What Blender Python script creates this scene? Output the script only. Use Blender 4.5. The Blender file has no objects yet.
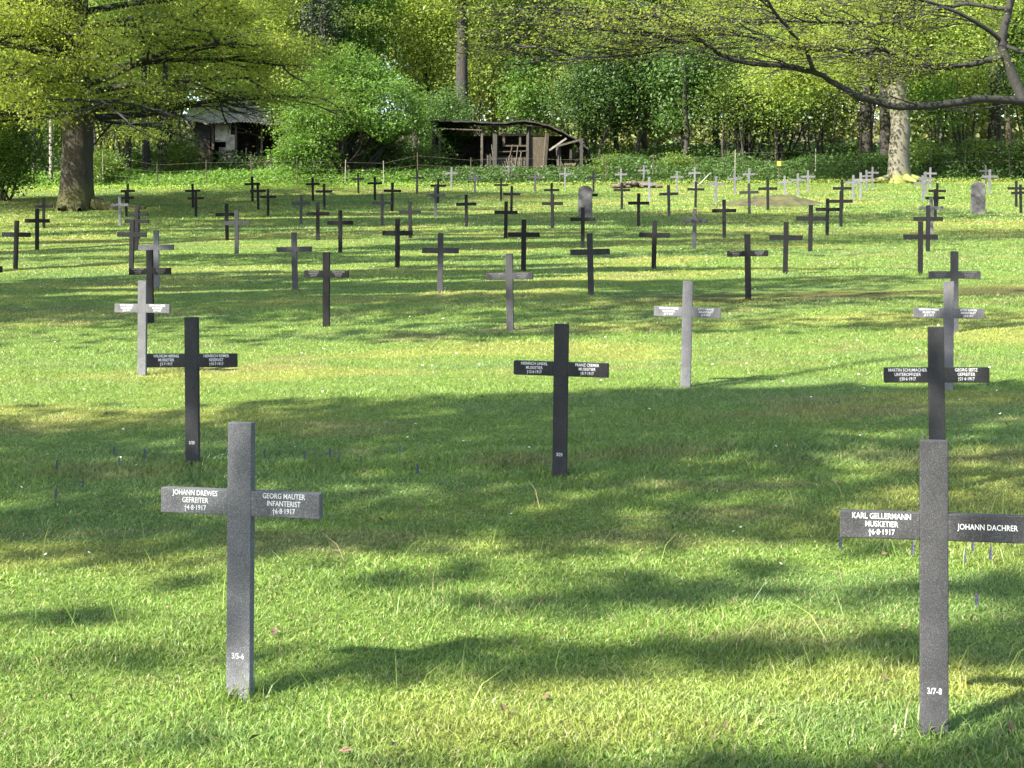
import bpy, math, random
import numpy as np
from mathutils import Vector, Matrix

sc = bpy.context.scene
COL = sc.collection
R = math.radians

# ------------------------------------------------------------------ camera, sky, sun, exposure
CAMZ = 1.70
cam_d = bpy.data.cameras.new('camera'); cam = bpy.data.objects.new('camera', cam_d); COL.objects.link(cam)
cam.location = (0, 0, CAMZ); cam.rotation_euler = (R(90), 0, 0)
cam_d.sensor_width = 36; cam_d.lens = 1500/1024*36; cam_d.shift_y = -134/1024
cam_d.clip_start = .1; cam_d.clip_end = 1000
sc.camera = cam

SUN_EL = R(42); SUN_DIR = np.array([-.80*math.cos(SUN_EL), -.60*math.cos(SUN_EL), math.sin(SUN_EL)])
w = bpy.data.worlds.new('World'); sc.world = w; w.use_nodes = True
nt = w.node_tree; bg = nt.nodes['Background']; sky = nt.nodes.new('ShaderNodeTexSky')
sky.sky_type = 'NISHITA'; sky.sun_disc = False; sky.sun_elevation = SUN_EL
sky.sun_rotation = math.atan2(SUN_DIR[0], SUN_DIR[1]); sky.air_density = 1.0; sky.dust_density = 1.5
nt.links.new(sky.outputs[0], bg.inputs[0]); bg.inputs[1].default_value = .1
sl = bpy.data.lights.new('sun', 'SUN'); sl.energy = 4.3; sl.angle = R(.5); sl.color = (1, .95, .84)
so = bpy.data.objects.new('sun', sl); COL.objects.link(so); so.location = (-20, -15, 30)
so.rotation_euler = Vector(SUN_DIR.tolist()).to_track_quat('Z', 'Y').to_euler()
sc.view_settings.view_transform = 'Standard'; sc.view_settings.look = 'None'
sc.view_settings.gamma = 1; sc.view_settings.exposure = 2.6
sc.render.engine = 'CYCLES'
sc.cycles.max_bounces = 6; sc.cycles.transmission_bounces = 4; sc.cycles.diffuse_bounces = 4

# ------------------------------------------------------------------ helpers
def vnoise(x, y, seed=0):
    x = np.asarray(x, float); y = np.asarray(y, float)
    xi = np.floor(x).astype(np.int64); yi = np.floor(y).astype(np.int64); fx = x-xi; fy = y-yi
    fx = fx*fx*(3-2*fx); fy = fy*fy*(3-2*fy)
    def h(a, b):
        n = (a*374761393 + b*668265263 + seed*1442695041) & 0xffffffff
        n = ((n ^ (n >> 13))*1274126177) & 0xffffffff
        return ((n ^ (n >> 16)) & 0xffff)/65535.
    return (h(xi, yi)*(1-fx)+h(xi+1, yi)*fx)*(1-fy)+(h(xi, yi+1)*(1-fx)+h(xi+1, yi+1)*fx)*fy
def fbm(x, y, seed=0, o=3):
    s = 0; a = .5; t = 0
    for k in range(o):
        s = s+a*vnoise(x*2**k, y*2**k, seed+k*17); t += a; a *= .5
    return s/t
def ss(a, b, x):
    t = np.clip((np.asarray(x, float)-a)/(b-a), 0, 1); return t*t*(3-2*t)

def terrain(X, Y):
    X = np.asarray(X, float); Y = np.asarray(Y, float)
    d = np.clip(Y, 1, 75); Xc = np.clip(X, -45, 45)
    z = .0386489*d+.000467656*d*d+Xc*(.02445-.00024579*d)+.10*np.clip(Y-75, 0, 200)+.04*np.clip(Y-1, -60, 0)
    near = 1-ss(55, 75, Y)
    z = z+near*(.03*(fbm(X*.9, Y*.9, 3)-.5)+.02*(vnoise(X*3, Y*3, 5)-.5))
    return z
def tz(x, y): return float(terrain(x, y))

def tag(o, label=None, cat=None, group=None, kind=None):
    if label: o['label'] = label
    if cat: o['category'] = cat
    if group: o['group'] = group
    if kind: o['kind'] = kind
    return o
def empty(name, loc, rz=0):
    o = bpy.data.objects.new(name, None); COL.objects.link(o); o.location = loc; o.rotation_euler = (0, 0, rz)
    o.empty_display_size = .2
    return o

class MB:
    def __init__(s): s.v = []; s.f = []; s.n = 0; s.c = []
    def add(s, v, f, c=None):
        v = np.asarray(v, float).reshape(-1, 3); f = np.asarray(f, np.int64)
        s.v.append(v); s.f.append(f+s.n); s.n += len(v)
        if c is not None: s.c.append(np.asarray(c, float).reshape(-1, 3))
    def mesh(s, name, mat, smooth=False):
        me = bpy.data.meshes.new(name)
        v = np.concatenate(s.v); fl = [a.reshape(-1) for a in s.f]; tot = [np.full(len(a), a.shape[1]) for a in s.f]
        fl = np.concatenate(fl); tot = np.concatenate(tot); st = np.concatenate([[0], np.cumsum(tot)[:-1]])
        me.vertices.add(len(v)); me.vertices.foreach_set('co', v.astype(np.float32).ravel())
        me.loops.add(len(fl)); me.loops.foreach_set('vertex_index', fl.astype(np.int32))
        me.polygons.add(len(tot)); me.polygons.foreach_set('loop_start', st.astype(np.int32))
        me.polygons.foreach_set('loop_total', tot.astype(np.int32))
        me.polygons.foreach_set('use_smooth', np.full(len(tot), smooth))
        if s.c:
            c = np.concatenate(s.c); a = me.color_attributes.new('tint', 'FLOAT_COLOR', 'POINT')
            a.data.foreach_set('color', np.c_[c, np.ones(len(c))].astype(np.float32).ravel())
        me.update(calc_edges=True); me.validate()
        if mat: me.materials.append(mat)
        return me
    def build(s, name, mat, parent=None, smooth=False):
        o = bpy.data.objects.new(name, s.mesh(name, mat, smooth)); COL.objects.link(o)
        if parent: o.parent = parent
        return o
    def box(s, x0, x1, y0, y1, z0, z1, M=None):
        v = np.array([[x, y, z] for x in (x0, x1) for y in (y0, y1) for z in (z0, z1)], float)
        if M is not None: v = np.array([list(M @ Vector(p)) for p in v])
        s.add(v, [[0, 1, 3, 2], [4, 6, 7, 5], [0, 4, 5, 1], [2, 3, 7, 6], [0, 2, 6, 4], [1, 5, 7, 3]])
    def bar(s, a, b, w_, t=None):       # squared timber from a to b
        t = t or w_; a = Vector(a); b = Vector(b); q = (b-a).to_track_quat('Z', 'Y').to_matrix().to_4x4()
        s.box(-w_/2, w_/2, -t/2, t/2, 0, (b-a).length, Matrix.Translation(a) @ q)
    def tube(s, pts, rad, n=6):
        pts = np.asarray(pts, float); rad = np.asarray(rad, float); m = len(pts)
        T = np.gradient(pts, axis=0); T /= np.linalg.norm(T, axis=1)[:, None]+1e-9
        up = np.array([0, 0, 1.]) if abs(T[0, 2]) < .9 else np.array([1., 0, 0])
        a = np.cross(T, up); a /= np.linalg.norm(a, axis=1)[:, None]+1e-9
        b = np.cross(T, a)
        th = np.linspace(0, 2*math.pi, n, endpoint=False)
        v = pts[:, None]+rad[:, None, None]*(np.cos(th)[None, :, None]*a[:, None]+np.sin(th)[None, :, None]*b[:, None])
        i = np.arange(m-1)[:, None]*n+np.arange(n)[None]; j = np.arange(m-1)[:, None]*n+(np.arange(n)[None]+1) % n
        s.add(v.reshape(-1, 3), np.stack([i, j, j+n, i+n], -1).reshape(-1, 4))

def leaves(mb, c, size, rng, flat=.5, jit=.35, aspect=.62):
    """c (N,3) leaf centres; small pointed leaf faces, flat = pull of normals towards up"""
    N = len(c)
    nrm = rng.normal(size=(N, 3)); nrm[:, 2] += flat*3; nrm /= np.linalg.norm(nrm, axis=1)[:, None]
    t = rng.normal(size=(N, 3)); t -= (t*nrm).sum(1)[:, None]*nrm; t /= np.linalg.norm(t, axis=1)[:, None]+1e-9
    b = np.cross(nrm, t); L = size*(1+jit*1.4*rng.normal(size=N)).clip(.4, 2.2)[:, None]*.5; W = L*aspect
    fold = nrm*L*.22
    v = np.stack([c-t*L, c+b*W+fold-t*L*.1, c+t*L, c-b*W+fold-t*L*.1], 1)
    mb.add(v.reshape(-1, 3), np.arange(4*N).reshape(N, 4))

def grow(rng, p, d, L, r, lvl, maxl, mb, tips, droop=0., wig=.22, kids=(3, 5), spread=.9, ratio=.62, flatk=0.):
    n = 7 if lvl < maxl else 5
    pts = [np.array(p, float)]; d = np.array(d, float); d /= np.linalg.norm(d); ds = [d]
    for i in range(n):
        d = d+rng.normal(size=3)*wig*(.6 if lvl == 0 else 1); d[2] -= droop*(.3+i/n); d[2] *= (1-flatk)
        d /= np.linalg.norm(d); pts.append(pts[-1]+d*L/n); ds.append(d)
    pts = np.array(pts); rad = r*np.linspace(1, .28, n+1)
    mb.tube(pts, rad, 8 if lvl == 0 else (5 if lvl == 1 else 3))
    if lvl >= maxl-1:
        tips.extend(list(pts[2:]))
    if lvl < maxl:
        k = rng.integers(kids[0], kids[1]+1)
        for j in range(k):
            t = .25+.75*(j+rng.random())/k; i = min(int(t*n), n-1); q = pts[i]+(pts[i+1]-pts[i])*(t*n-i)
            side = np.cross(ds[i], [0, 0, 1.]); side /= np.linalg.norm(side)+1e-9
            s_ = (1 if j % 2 else -1)*spread
            dd = ds[i]+side*s_+rng.normal(size=3)*.3; dd[2] *= (1-flatk)
            grow(rng, q, dd, L*ratio*(1.1-.5*t), r*(.5-.18*t)+.002, lvl+1, maxl, mb, tips, droop, wig, kids, spread, ratio, flatk)

# ------------------------------------------------------------------ materials
def newmat(name):
    m = bpy.data.materials.new(name); m.use_nodes = True; t = m.node_tree
    return m, t, t.nodes['Principled BSDF'], t.nodes.new, t.links.new
def ramp(t, stops):
    r = t.nodes.new('ShaderNodeValToRGB'); e = r.color_ramp.elements
    for i, (p, c) in enumerate(stops):
        q = e[i] if i < 2 else e.new(p)
        q.position = p; q.color = (*c, 1)
    return r
def leafmat(name, stops, trans=.45):
    m, t, b, N, L = newmat(name)
    g = N('ShaderNodeNewGeometry'); r = ramp(t, stops); L(g.outputs['Random Per Island'], r.inputs[0])
    oi = N('ShaderNodeObjectInfo'); hs = N('ShaderNodeHueSaturation'); L(r.outputs[0], hs.inputs['Color'])
    mr = N('ShaderNodeMapRange'); L(oi.outputs['Random'], mr.inputs[0]); mr.inputs[3].default_value = .8; mr.inputs[4].default_value = 1.2
    L(mr.outputs[0], hs.inputs['Value'])
    L(hs.outputs[0], b.inputs['Base Color']); b.inputs['Roughness'].default_value = .5; b.inputs['Specular IOR Level'].default_value = .35
    tr = N('ShaderNodeBsdfTranslucent'); mc = N('ShaderNodeMix'); mc.data_type = 'RGBA'; mc.blend_type = 'MULTIPLY'; mc.inputs[0].default_value = 1
    L(hs.outputs[0], mc.inputs[6]); mc.inputs[7].default_value = (1.35, 1.35, .75, 1); L(mc.outputs[2], tr.inputs[0])
    mx = N('ShaderNodeMixShader'); mx.inputs[0].default_value = trans; L(b.outputs[0], mx.inputs[1]); L(tr.outputs[0], mx.inputs[2])
    L(mx.outputs[0], t.nodes['Material Output'].inputs[0])
    return m
def barkmat(name, stops, scale=(6, 6, 1.2), bump=.6, moss=None):
    m, t, b, N, L = newmat(name)
    tc = N('ShaderNodeTexCoord'); mp = N('ShaderNodeMapping'); mp.inputs['Scale'].default_value = scale
    L(tc.outputs['Object'], mp.inputs[0]); n = N('ShaderNodeTexNoise'); n.inputs['Scale'].default_value = 2; n.inputs['Detail'].default_value = 8
    n.inputs['Roughness'].default_value = .65; L(mp.outputs[0], n.inputs[0]); r = ramp(t, stops); L(n.outputs[0], r.inputs[0]); col = r.outputs[0]
    if moss:
        n2 = N('ShaderNodeTexNoise'); n2.inputs['Scale'].default_value = 1.3; n2.inputs['Detail'].default_value = 5; L(tc.outputs['Object'], n2.inputs[0])
        sx = N('ShaderNodeSeparateXYZ'); L(tc.outputs['Object'], sx.inputs[0])
        mr = N('ShaderNodeMapRange'); L(sx.outputs[2], mr.inputs[0]); mr.inputs[1].default_value = moss[0]; mr.inputs[2].default_value = moss[1]
        mr.inputs[3].default_value = .75; mr.inputs[4].default_value = -.1
        ad = N('ShaderNodeMath'); L(mr.outputs[0], ad.inputs[0]); L(n2.outputs[0], ad.inputs[1])
        th = N('ShaderNodeMapRange'); L(ad.outputs[0], th.inputs[0]); th.inputs[1].default_value = .75; th.inputs[2].default_value = 1.05
        mx = N('ShaderNodeMix'); mx.data_type = 'RGBA'; L(th.outputs[0], mx.inputs[0]); L(col, mx.inputs[6]); mx.inputs[7].default_value = (*moss[2], 1); col = mx.outputs[2]
    L(col, b.inputs['Base Color']); b.inputs['Roughness'].default_value = .9
    bp = N('ShaderNodeBump'); bp.inputs['Strength'].default_value = bump; bp.inputs['Distance'].default_value = .03; L(n.outputs[0], bp.inputs['Height']); L(bp.outputs[0], b.inputs['Normal'])
    return m
def simplemat(name, c1, c2, scale=8, rough=.85, stretch=(1, 1, 1), bump=.3, detail=6):
    m, t, b, N, L = newmat(name)
    tc = N('ShaderNodeTexCoord'); mp = N('ShaderNodeMapping'); mp.inputs['Scale'].default_value = stretch; L(tc.outputs['Object'], mp.inputs[0])
    n = N('ShaderNodeTexNoise'); n.inputs['Scale'].default_value = scale; n.inputs['Detail'].default_value = detail; L(mp.outputs[0], n.inputs[0])
    r = ramp(t, [(.35, c1), (.68, c2)]); L(n.outputs[0], r.inputs[0]); L(r.outputs[0], b.inputs['Base Color']); b.inputs['Roughness'].default_value = rough
    bp = N('ShaderNodeBump'); bp.inputs['Strength'].default_value = bump; bp.inputs['Distance'].default_value = .02; L(n.outputs[0], bp.inputs['Height']); L(bp.outputs[0], b.inputs['Normal'])
    return m

M = {}
M['leaf_olive'] = leafmat('leaf_olive', [(0, (.16, .20, .035)), (1, (.25, .28, .055)), (.5, (.20, .24, .045))], .62)
M['leaf_yellow'] = leafmat('leaf_yellow', [(0, (.16, .22, .045)), (1, (.29, .34, .085)), (.5, (.22, .28, .065))], .6)
M['leaf_fresh'] = leafmat('leaf_fresh', [(0, (.05, .115, .018)), (1, (.14, .235, .045)), (.5, (.09, .17, .028))], .5)
M['leaf_mid'] = leafmat('leaf_mid', [(0, (.06, .105, .018)), (1, (.14, .20, .035)), (.5, (.09, .15, .025))], .45)
M['leaf_dark'] = leafmat('leaf_dark', [(0, (.03, .065, .014)), (1, (.085, .15, .035)), (.5, (.05, .10, .022))], .4)
M['needle'] = leafmat('needle', [(0, (.008, .016, .008)), (1, (.025, .04, .016)), (.5, (.014, .025, .012))], .1)
M['bark_grey'] = barkmat('bark_grey', [(.3, (.012, .010, .0055)), (.7, (.045, .037, .020))], (7, 7, 1.0), 1.0, moss=(0, 2.0, (.045, .045, .008)))
M['bark_beech'] = barkmat('bark_beech', [(.3, (.065, .058, .04)), (.7, (.11, .10, .07))], (2, 2, 1.2), .35, moss=(-.3, 1.3, (.13, .14, .03)))
M['bark_dark'] = barkmat('bark_dark', [(.3, (.008, .007, .005)), (.7, (.028, .024, .017))], (6, 6, 1.2), .8)
M['bark_limb'] = barkmat('bark_limb', [(.3, (.004, .0036, .0026)), (.75, (.017, .015, .010))], (5, 5, 5), .5)
M['bark_brown'] = barkmat('bark_brown', [(.3, (.022, .016, .010)), (.7, (.07, .054, .035))], (6, 6, 1.2), .8)
M['bark_pale'] = barkmat('bark_pale', [(.3, (.10, .09, .07)), (.7, (.24, .22, .18))], (4, 4, 2), .3)

# cross: cast metal, speckled; coat tone per cross has its sun or shade painted in
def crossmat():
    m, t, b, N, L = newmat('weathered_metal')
    tc = N('ShaderNodeTexCoord'); at = N('ShaderNodeAttribute'); at.attribute_type = 'OBJECT'; at.attribute_name = 'painted_light'
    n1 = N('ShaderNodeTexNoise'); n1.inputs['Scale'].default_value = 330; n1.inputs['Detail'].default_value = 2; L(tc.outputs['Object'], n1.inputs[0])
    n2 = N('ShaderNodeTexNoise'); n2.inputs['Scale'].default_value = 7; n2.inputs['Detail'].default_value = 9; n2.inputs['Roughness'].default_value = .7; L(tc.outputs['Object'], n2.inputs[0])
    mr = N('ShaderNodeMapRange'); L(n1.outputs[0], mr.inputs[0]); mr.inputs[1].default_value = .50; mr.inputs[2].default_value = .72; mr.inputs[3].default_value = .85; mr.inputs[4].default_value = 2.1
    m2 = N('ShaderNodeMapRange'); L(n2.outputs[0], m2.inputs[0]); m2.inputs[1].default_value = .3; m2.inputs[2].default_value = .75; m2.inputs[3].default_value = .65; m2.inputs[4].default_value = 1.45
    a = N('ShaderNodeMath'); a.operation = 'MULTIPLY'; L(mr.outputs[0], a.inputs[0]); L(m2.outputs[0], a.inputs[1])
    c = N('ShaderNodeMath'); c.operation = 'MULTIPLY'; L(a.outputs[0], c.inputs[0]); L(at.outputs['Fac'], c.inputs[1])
    sx = N('ShaderNodeSeparateXYZ'); L(tc.outputs['Object'], sx.inputs[0])       # lighter towards the foot of the post
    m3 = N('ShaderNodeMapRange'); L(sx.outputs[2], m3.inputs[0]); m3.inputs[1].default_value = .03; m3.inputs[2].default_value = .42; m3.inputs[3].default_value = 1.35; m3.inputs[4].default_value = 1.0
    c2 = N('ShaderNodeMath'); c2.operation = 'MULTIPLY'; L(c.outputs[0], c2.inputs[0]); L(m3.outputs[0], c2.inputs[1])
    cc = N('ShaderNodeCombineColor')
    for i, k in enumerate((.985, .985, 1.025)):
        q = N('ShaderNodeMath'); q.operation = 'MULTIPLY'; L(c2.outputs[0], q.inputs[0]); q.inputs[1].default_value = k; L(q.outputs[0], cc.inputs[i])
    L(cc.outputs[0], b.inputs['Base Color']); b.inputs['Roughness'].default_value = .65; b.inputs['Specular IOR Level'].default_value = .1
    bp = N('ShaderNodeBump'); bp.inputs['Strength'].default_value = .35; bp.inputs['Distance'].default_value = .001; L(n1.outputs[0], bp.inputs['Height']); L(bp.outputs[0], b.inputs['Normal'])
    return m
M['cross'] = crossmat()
M['lettering'] = simplemat('raised_white_lettering', (.42, .42, .42), (.58, .58, .56), 200, .6, bump=0)

def groundmat():
    m, t, b, N, L = newmat('lawn_soil')
    a = N('ShaderNodeAttribute'); a.attribute_name = 'tint'
    n = N('ShaderNodeTexNoise'); n.inputs['Scale'].default_value = 30; n.inputs['Detail'].default_value = 8; g = N('ShaderNodeNewGeometry'); L(g.outputs['Position'], n.inputs[0])
    r = ramp(t, [(.3, (.45, .45, .45)), (.7, (1.35, 1.3, 1.2))]); L(n.outputs[0], r.inputs[0])
    mx = N('ShaderNodeMix'); mx.data_type = 'RGBA'; mx.blend_type = 'MULTIPLY'; mx.inputs[0].default_value = 1; L(a.outputs[0], mx.inputs[6]); L(r.outputs[0], mx.inputs[7])
    L(mx.outputs[2], b.inputs['Base Color']); b.inputs['Roughness'].default_value = .95; b.inputs['Specular IOR Level'].default_value = .1
    bp = N('ShaderNodeBump'); bp.inputs['Strength'].default_value = .7; bp.inputs['Distance'].default_value = .03; L(n.outputs[0], bp.inputs['Height']); L(bp.outputs[0], b.inputs['Normal'])
    return m
def grassmat():
    m, t, b, N, L = newmat('grass_blades')
    a = N('ShaderNodeAttribute'); a.attribute_name = 'tint'
    L(a.outputs[0], b.inputs['Base Color']); b.inputs['Roughness'].default_value = .45; b.inputs['Specular IOR Level'].default_value = .35
    tr = N('ShaderNodeBsdfTranslucent'); L(a.outputs[0], tr.inputs[0])
    mx = N('ShaderNodeMixShader'); mx.inputs[0].default_value = .35; L(b.outputs[0], mx.inputs[1]); L(tr.outputs[0], mx.inputs[2]); L(mx.outputs[0], t.nodes['Material Output'].inputs[0])
    return m

# ------------------------------------------------------------------ lawn
# where the crosses stand: x, y, height, coat tone with sun or shade painted in (Dark, Brown, Medium, Light)
CROSSES = [(-7.0, 19.84, 0.9, 'D'), (-9.53, 28.79, 0.94, 'D'), (-10.85, 34.27, 0.98, 'D'), (-13.37, 42.84, 0.89, 'D'), (-13.32, 52.03, 0.88, 'D'), (-12.25, 47.66, 0.86, 'D'), (-11.31, 43.27, 0.87, 'L'), (-9.37, 37.65, 0.88, 'D'), (-8.37, 33.41, 0.94, 'D'), (-7.05, 27.78, 0.96, 'D'), (-5.64, 23.81, 0.94, 'L'), (-4.54, 18.88, 0.89, 'D'), (-3.41, 13.86, 0.85, 'L'), (-2.0, 9.42, 0.9, 'D'), (-0.92, 5.08, 0.92, 'L'), (-11.09, 52.17, 0.87, 'D'), (-9.94, 47.2, 0.85, 'D'), (-6.98, 36.76, 0.91, 'D'), (-5.86, 31.94, 0.94, 'B'), (-9.58, 55.4, 0.96, 'D'), (-8.6, 50.86, 0.9, 'D'), (-7.68, 47.23, 0.85, 'D'), (-6.02, 42.8, 0.87, 'M'), (-7.38, 55.62, 0.89, 'D'), (-6.27, 50.13, 0.89, 'D'), (-4.69, 36.23, 0.92, 'D'), (-3.63, 31.72, 0.91, 'D'), (-3.32, 22.97, 0.9, 'M'), (-2.22, 17.97, 0.87, 'D'), (-6.17, 60.29, 0.84, 'D'), (-5.1, 55.83, 0.89, 'D'), (-3.93, 49.1, 0.95, 'D'), (-3.6, 41.59, 0.89, 'M'), (-2.47, 36.44, 0.9, 'D'), (-2.09, 27.37, 0.91, 'D'), (-3.75, 59.2, 0.93, 'M'), (-2.64, 53.49, 0.89, 'D'), (-2.32, 45.58, 0.97, 'M'), (-2.57, 63.62, 0.89, 'L'), (-1.06, 22.14, 0.89, 'M'), (-1.23, 40.6, 0.89, 'D'), (-1.48, 59.85, 0.84, 'L'), (-0.4, 54.31, 0.83, 'D'), (-0.02, 46.63, 0.87, 'D'), (-0.15, 66.3, 0.84, 'L'), (0.92, 60.15, 0.84, 'M'), (-0.15, 35.52, 0.9, 'D'), (0.2, 26.14, 0.91, 'D'), (1.31, 49.69, 0.8, 'D'), (1.07, 39.61, 0.92, 'D'), (2.22, 62.87, 0.8, 'L'), (-0.02, 17.22, 0.86, 'M'), (2.31, 45.04, 0.9, 'D'), (1.51, 32.03, 0.88, 'D'), (1.11, 21.03, 0.9, 'B'), (3.25, 59.74, 0.8, 'D'), (4.51, 62.11, 0.81, 'L'), (3.56, 48.61, 0.87, 'D'), (5.74, 65.42, 0.8, 'L'), (4.81, 52.61, 0.88, 'L'), (3.33, 39.5, 0.9, 'D'), (4.66, 44.49, 0.92, 'M'), (6.51, 59.15, 0.83, 'L'), (7.65, 62.74, 0.84, 'L'), (5.95, 48.66, 0.88, 'D'), (3.74, 30.84, 0.86, 'M'), (2.44, 25.84, 0.86, 'D'), (1.44, 12.47, 0.86, 'L'), (0.28, 8.84, 0.88, 'D'), (6.99, 51.5, 0.93, 'L'), (8.42, 56.61, 0.87, 'L'), (9.61, 60.84, 0.85, 'L'), (7.12, 44.97, 0.93, 'B'), (8.02, 47.0, 1.0, 'D'), (4.9, 34.62, 0.9, 'D'), (9.74, 53.54, 0.82, 'L'), (10.57, 55.46, 0.85, 'L'), (11.48, 58.2, 0.85, 'L'), (4.42, 24.27, 0.87, 'D'), (3.17, 20.12, 0.89, 'D'), (5.9, 29.68, 0.93, 'D'), (7.3, 34.75, 0.88, 'D'), (10.35, 47.03, 0.94, 'D'), (8.38, 38.21, 0.94, 'D'), (11.76, 51.74, 0.9, 'L'), (12.46, 53.64, 0.93, 'L'), (13.84, 58.5, 0.82, 'L'), (14.76, 61.48, 0.82, 'L'), (16.8, 60.29, 0.8, 'L'), (15.23, 55.19, 0.88, 'L'), (13.86, 50.59, 0.91, 'L'), (12.97, 45.78, 0.8, 'D'), (11.62, 41.17, 0.82, 'D'), (9.65, 34.51, 0.87, 'L'), (8.07, 29.11, 0.91, 'D'), (6.47, 23.77, 0.86, 'D'), (17.64, 55.41, 0.92, 'L'), (19.66, 62.23, 0.83, 'M'), (15.76, 46.89, 0.84, 'D'), (14.78, 43.56, 0.84, 'D'), (4.74, 16.1, 0.84, 'M'), (3.46, 11.93, 0.84, 'L'), (2.32, 8.19, 0.87, 'D'), (1.3, 4.63, 0.9, 'M')]
def lawncolour(X, Y):
    """own colour of the turf: fresh green, yellow moss patches, bluish clover, straw"""
    n1 = fbm(X*.35, Y*.8, 11, 4); n2 = fbm(X*.5+9, Y*1.3, 23, 4); n3 = fbm(X*.9, Y*2.5, 37, 3)
    fresh = np.array([.120, .185, .034]); moss = np.array([.185, .215, .045]); blue = np.array([.105, .17, .042]); straw = np.array([.19, .165, .07])
    k = ss(.48, .66, n1)[:, None]; c = fresh*(1-k)+moss*k
    k = (.8*ss(.52, .68, n2))[:, None]; c = c*(1-k)+blue*k
    k = (.45*ss(.62, .78, n3))[:, None]; c = c*(1-k)+straw*k
    # mossy bare strip across the right part, fourth row
    k = (np.exp(-((Y-20.3-.05*X)/1.1)**2)*ss(0, 3.0, X)*ss(.30, .5, n3))[:, None]*.9; c = c*(1-k)+np.array([.06, .055, .018])*k
    return c
def build_ground():
    ys = np.concatenate([np.linspace(-60, 2, 20), np.linspace(2.4, 30, 240), np.linspace(30.3, 80, 130), np.linspace(84, 400, 30)])
    u = np.linspace(-1, 1, 201)
    Y, U = np.meshgrid(ys, u, indexing='ij'); wid = np.where(Y < 30, 30, np.where(Y < 80, 45, 45+(Y-80)*1.2)); X = U*np.abs(U)**.4*wid
    wx = X.ravel(); wy = Y.ravel(); z = terrain(wx, wy)
    n = len(u); i = (np.arange(len(ys)-1)[:, None]*n+np.arange(n-1)[None]).ravel()
    mb = MB(); c = lawncolour(wx, wy)
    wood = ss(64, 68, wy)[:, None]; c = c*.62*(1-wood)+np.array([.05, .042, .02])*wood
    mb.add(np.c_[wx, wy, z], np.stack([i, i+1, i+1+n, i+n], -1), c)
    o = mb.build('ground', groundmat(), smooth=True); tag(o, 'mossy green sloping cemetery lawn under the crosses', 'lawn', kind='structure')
build_ground()

def build_grass():
    rng = np.random.default_rng(7); mb = MB()
    TX = []; TY = []
    for (cx, cy, _h, _t) in CROSSES:
        if cy < 26:
            n = 130 if cy < 12 else 70; TX.append(cx+rng.normal(size=n)*.065); TY.append(cy-.03+rng.normal(size=n)*.045)
    TX = np.concatenate(TX); TY = np.concatenate(TY)
    def zone(y0, y1, dens, hmul, wmul, bent):
        wmax = .3413*y1+1.0
        N = int((y1-y0)*2*wmax*dens); Y = y0+(y1-y0)*rng.random(N); X = (rng.random(N)*2-1)*wmax
        k = np.abs(X) < .3413*Y+1.0; q = (TY >= y0) & (TY < y1); X = np.r_[X[k], TX[q]]; Y = np.r_[Y[k], TY[q]]; N = len(X); nq = int(q.sum())
        tuft = ss(.5, .72, fbm(X*1.6, Y*1.6, 51, 3)); ridge = np.exp(-((Y-9.35-.15*np.sin(X*1.3)-.04*X)/.33)**2)+.7*np.exp(-((Y-19.8)/.4)**2)+.5*np.exp(-((Y-4.6)/.3)**2)
        bare = (np.exp(-((Y-20.6-.05*X)/1.0)**2)*ss(0, 3.0, X)); h = (.012+.016*rng.random(N)+.026*tuft*rng.random(N)+.045*ridge*rng.random(N))*hmul*.88*(1-.6*bare)
        h[N-nq:] = (.025+.05*rng.random(nq))
        tall = rng.random(N) < .0015; h = np.where(tall & (Y < 8), .09+.08*rng.random(N), h)
        c = lawncolour(X, Y)*(.78+.5*rng.random(N))[:, None]
        clump = fbm(X*5, Y*5, 71, 2); c *= (.72+.6*clump)[:, None]
        dry = (rng.random(N) < .07)[:, None]; c = np.where(dry, np.array([.30, .26, .12])*(.5+.7*rng.random(N))[:, None], c)
        pale = (rng.random(N) < .12)[:, None]; c = np.where(pale & ~dry, c*1.35, c)
        c = c.clip(0, .6)
        az = rng.random(N)*2*math.pi; lean = (.3+1.3*rng.random(N))
        dx, dy = np.cos(az), np.sin(az); wv = (.0028+.0025*rng.random(N))*wmul
        z = terrain(X, Y)-.004; B = np.c_[X, Y, z]; S = np.c_[-dy, dx, np.zeros(N)]*wv[:, None]/2
        # turn blades partly to the viewer side at random
        th = rng.random(N)*math.pi; S = np.c_[np.cos(th), np.sin(th), np.zeros(N)]*wv[:, None]/2
        tip = B+np.c_[dx*lean*h, dy*lean*h, h]
        if bent:
            mid = B+np.c_[dx*lean*h*.32, dy*lean*h*.32, h*.62]
            v = np.stack([B-S, B+S, mid+S*.8, mid-S*.8, tip], 1).reshape(-1, 3); i = np.arange(N)*5
            cc = np.repeat(c, 5, 0)
            off = mb.n; mb.add(v, np.stack([i, i+1, i+2, i+3], -1), cc)
            mb.f.append(np.stack([i+3, i+2, i+4], -1)+off)
        else:
            v = np.stack([B-S, B+S, tip], 1).reshape(-1, 3); i = np.arange(N)*3
            mb.add(v, np.stack([i, i+1, i+2], -1), np.repeat(c, 3, 0))
        return N
    zone(3.2, 6.5, 13000, 1.0, 1.0, True)
    zone(6.5, 10, 7000, 1.0, 1.25, True)
    zone(10, 15, 3000, 1.05, 1.6, False)
    zone(15, 24, 1500, 1.15, 2.4, False)
    zone(24, 38, 520, 1.35, 4.2, False)
    zone(38, 66, 170, 1.8, 8, False)
    o = mb.build('grass', grassmat()); tag(o, 'short uneven grass blades covering the cemetery lawn', 'grass', kind='stuff')
build_grass()

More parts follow.
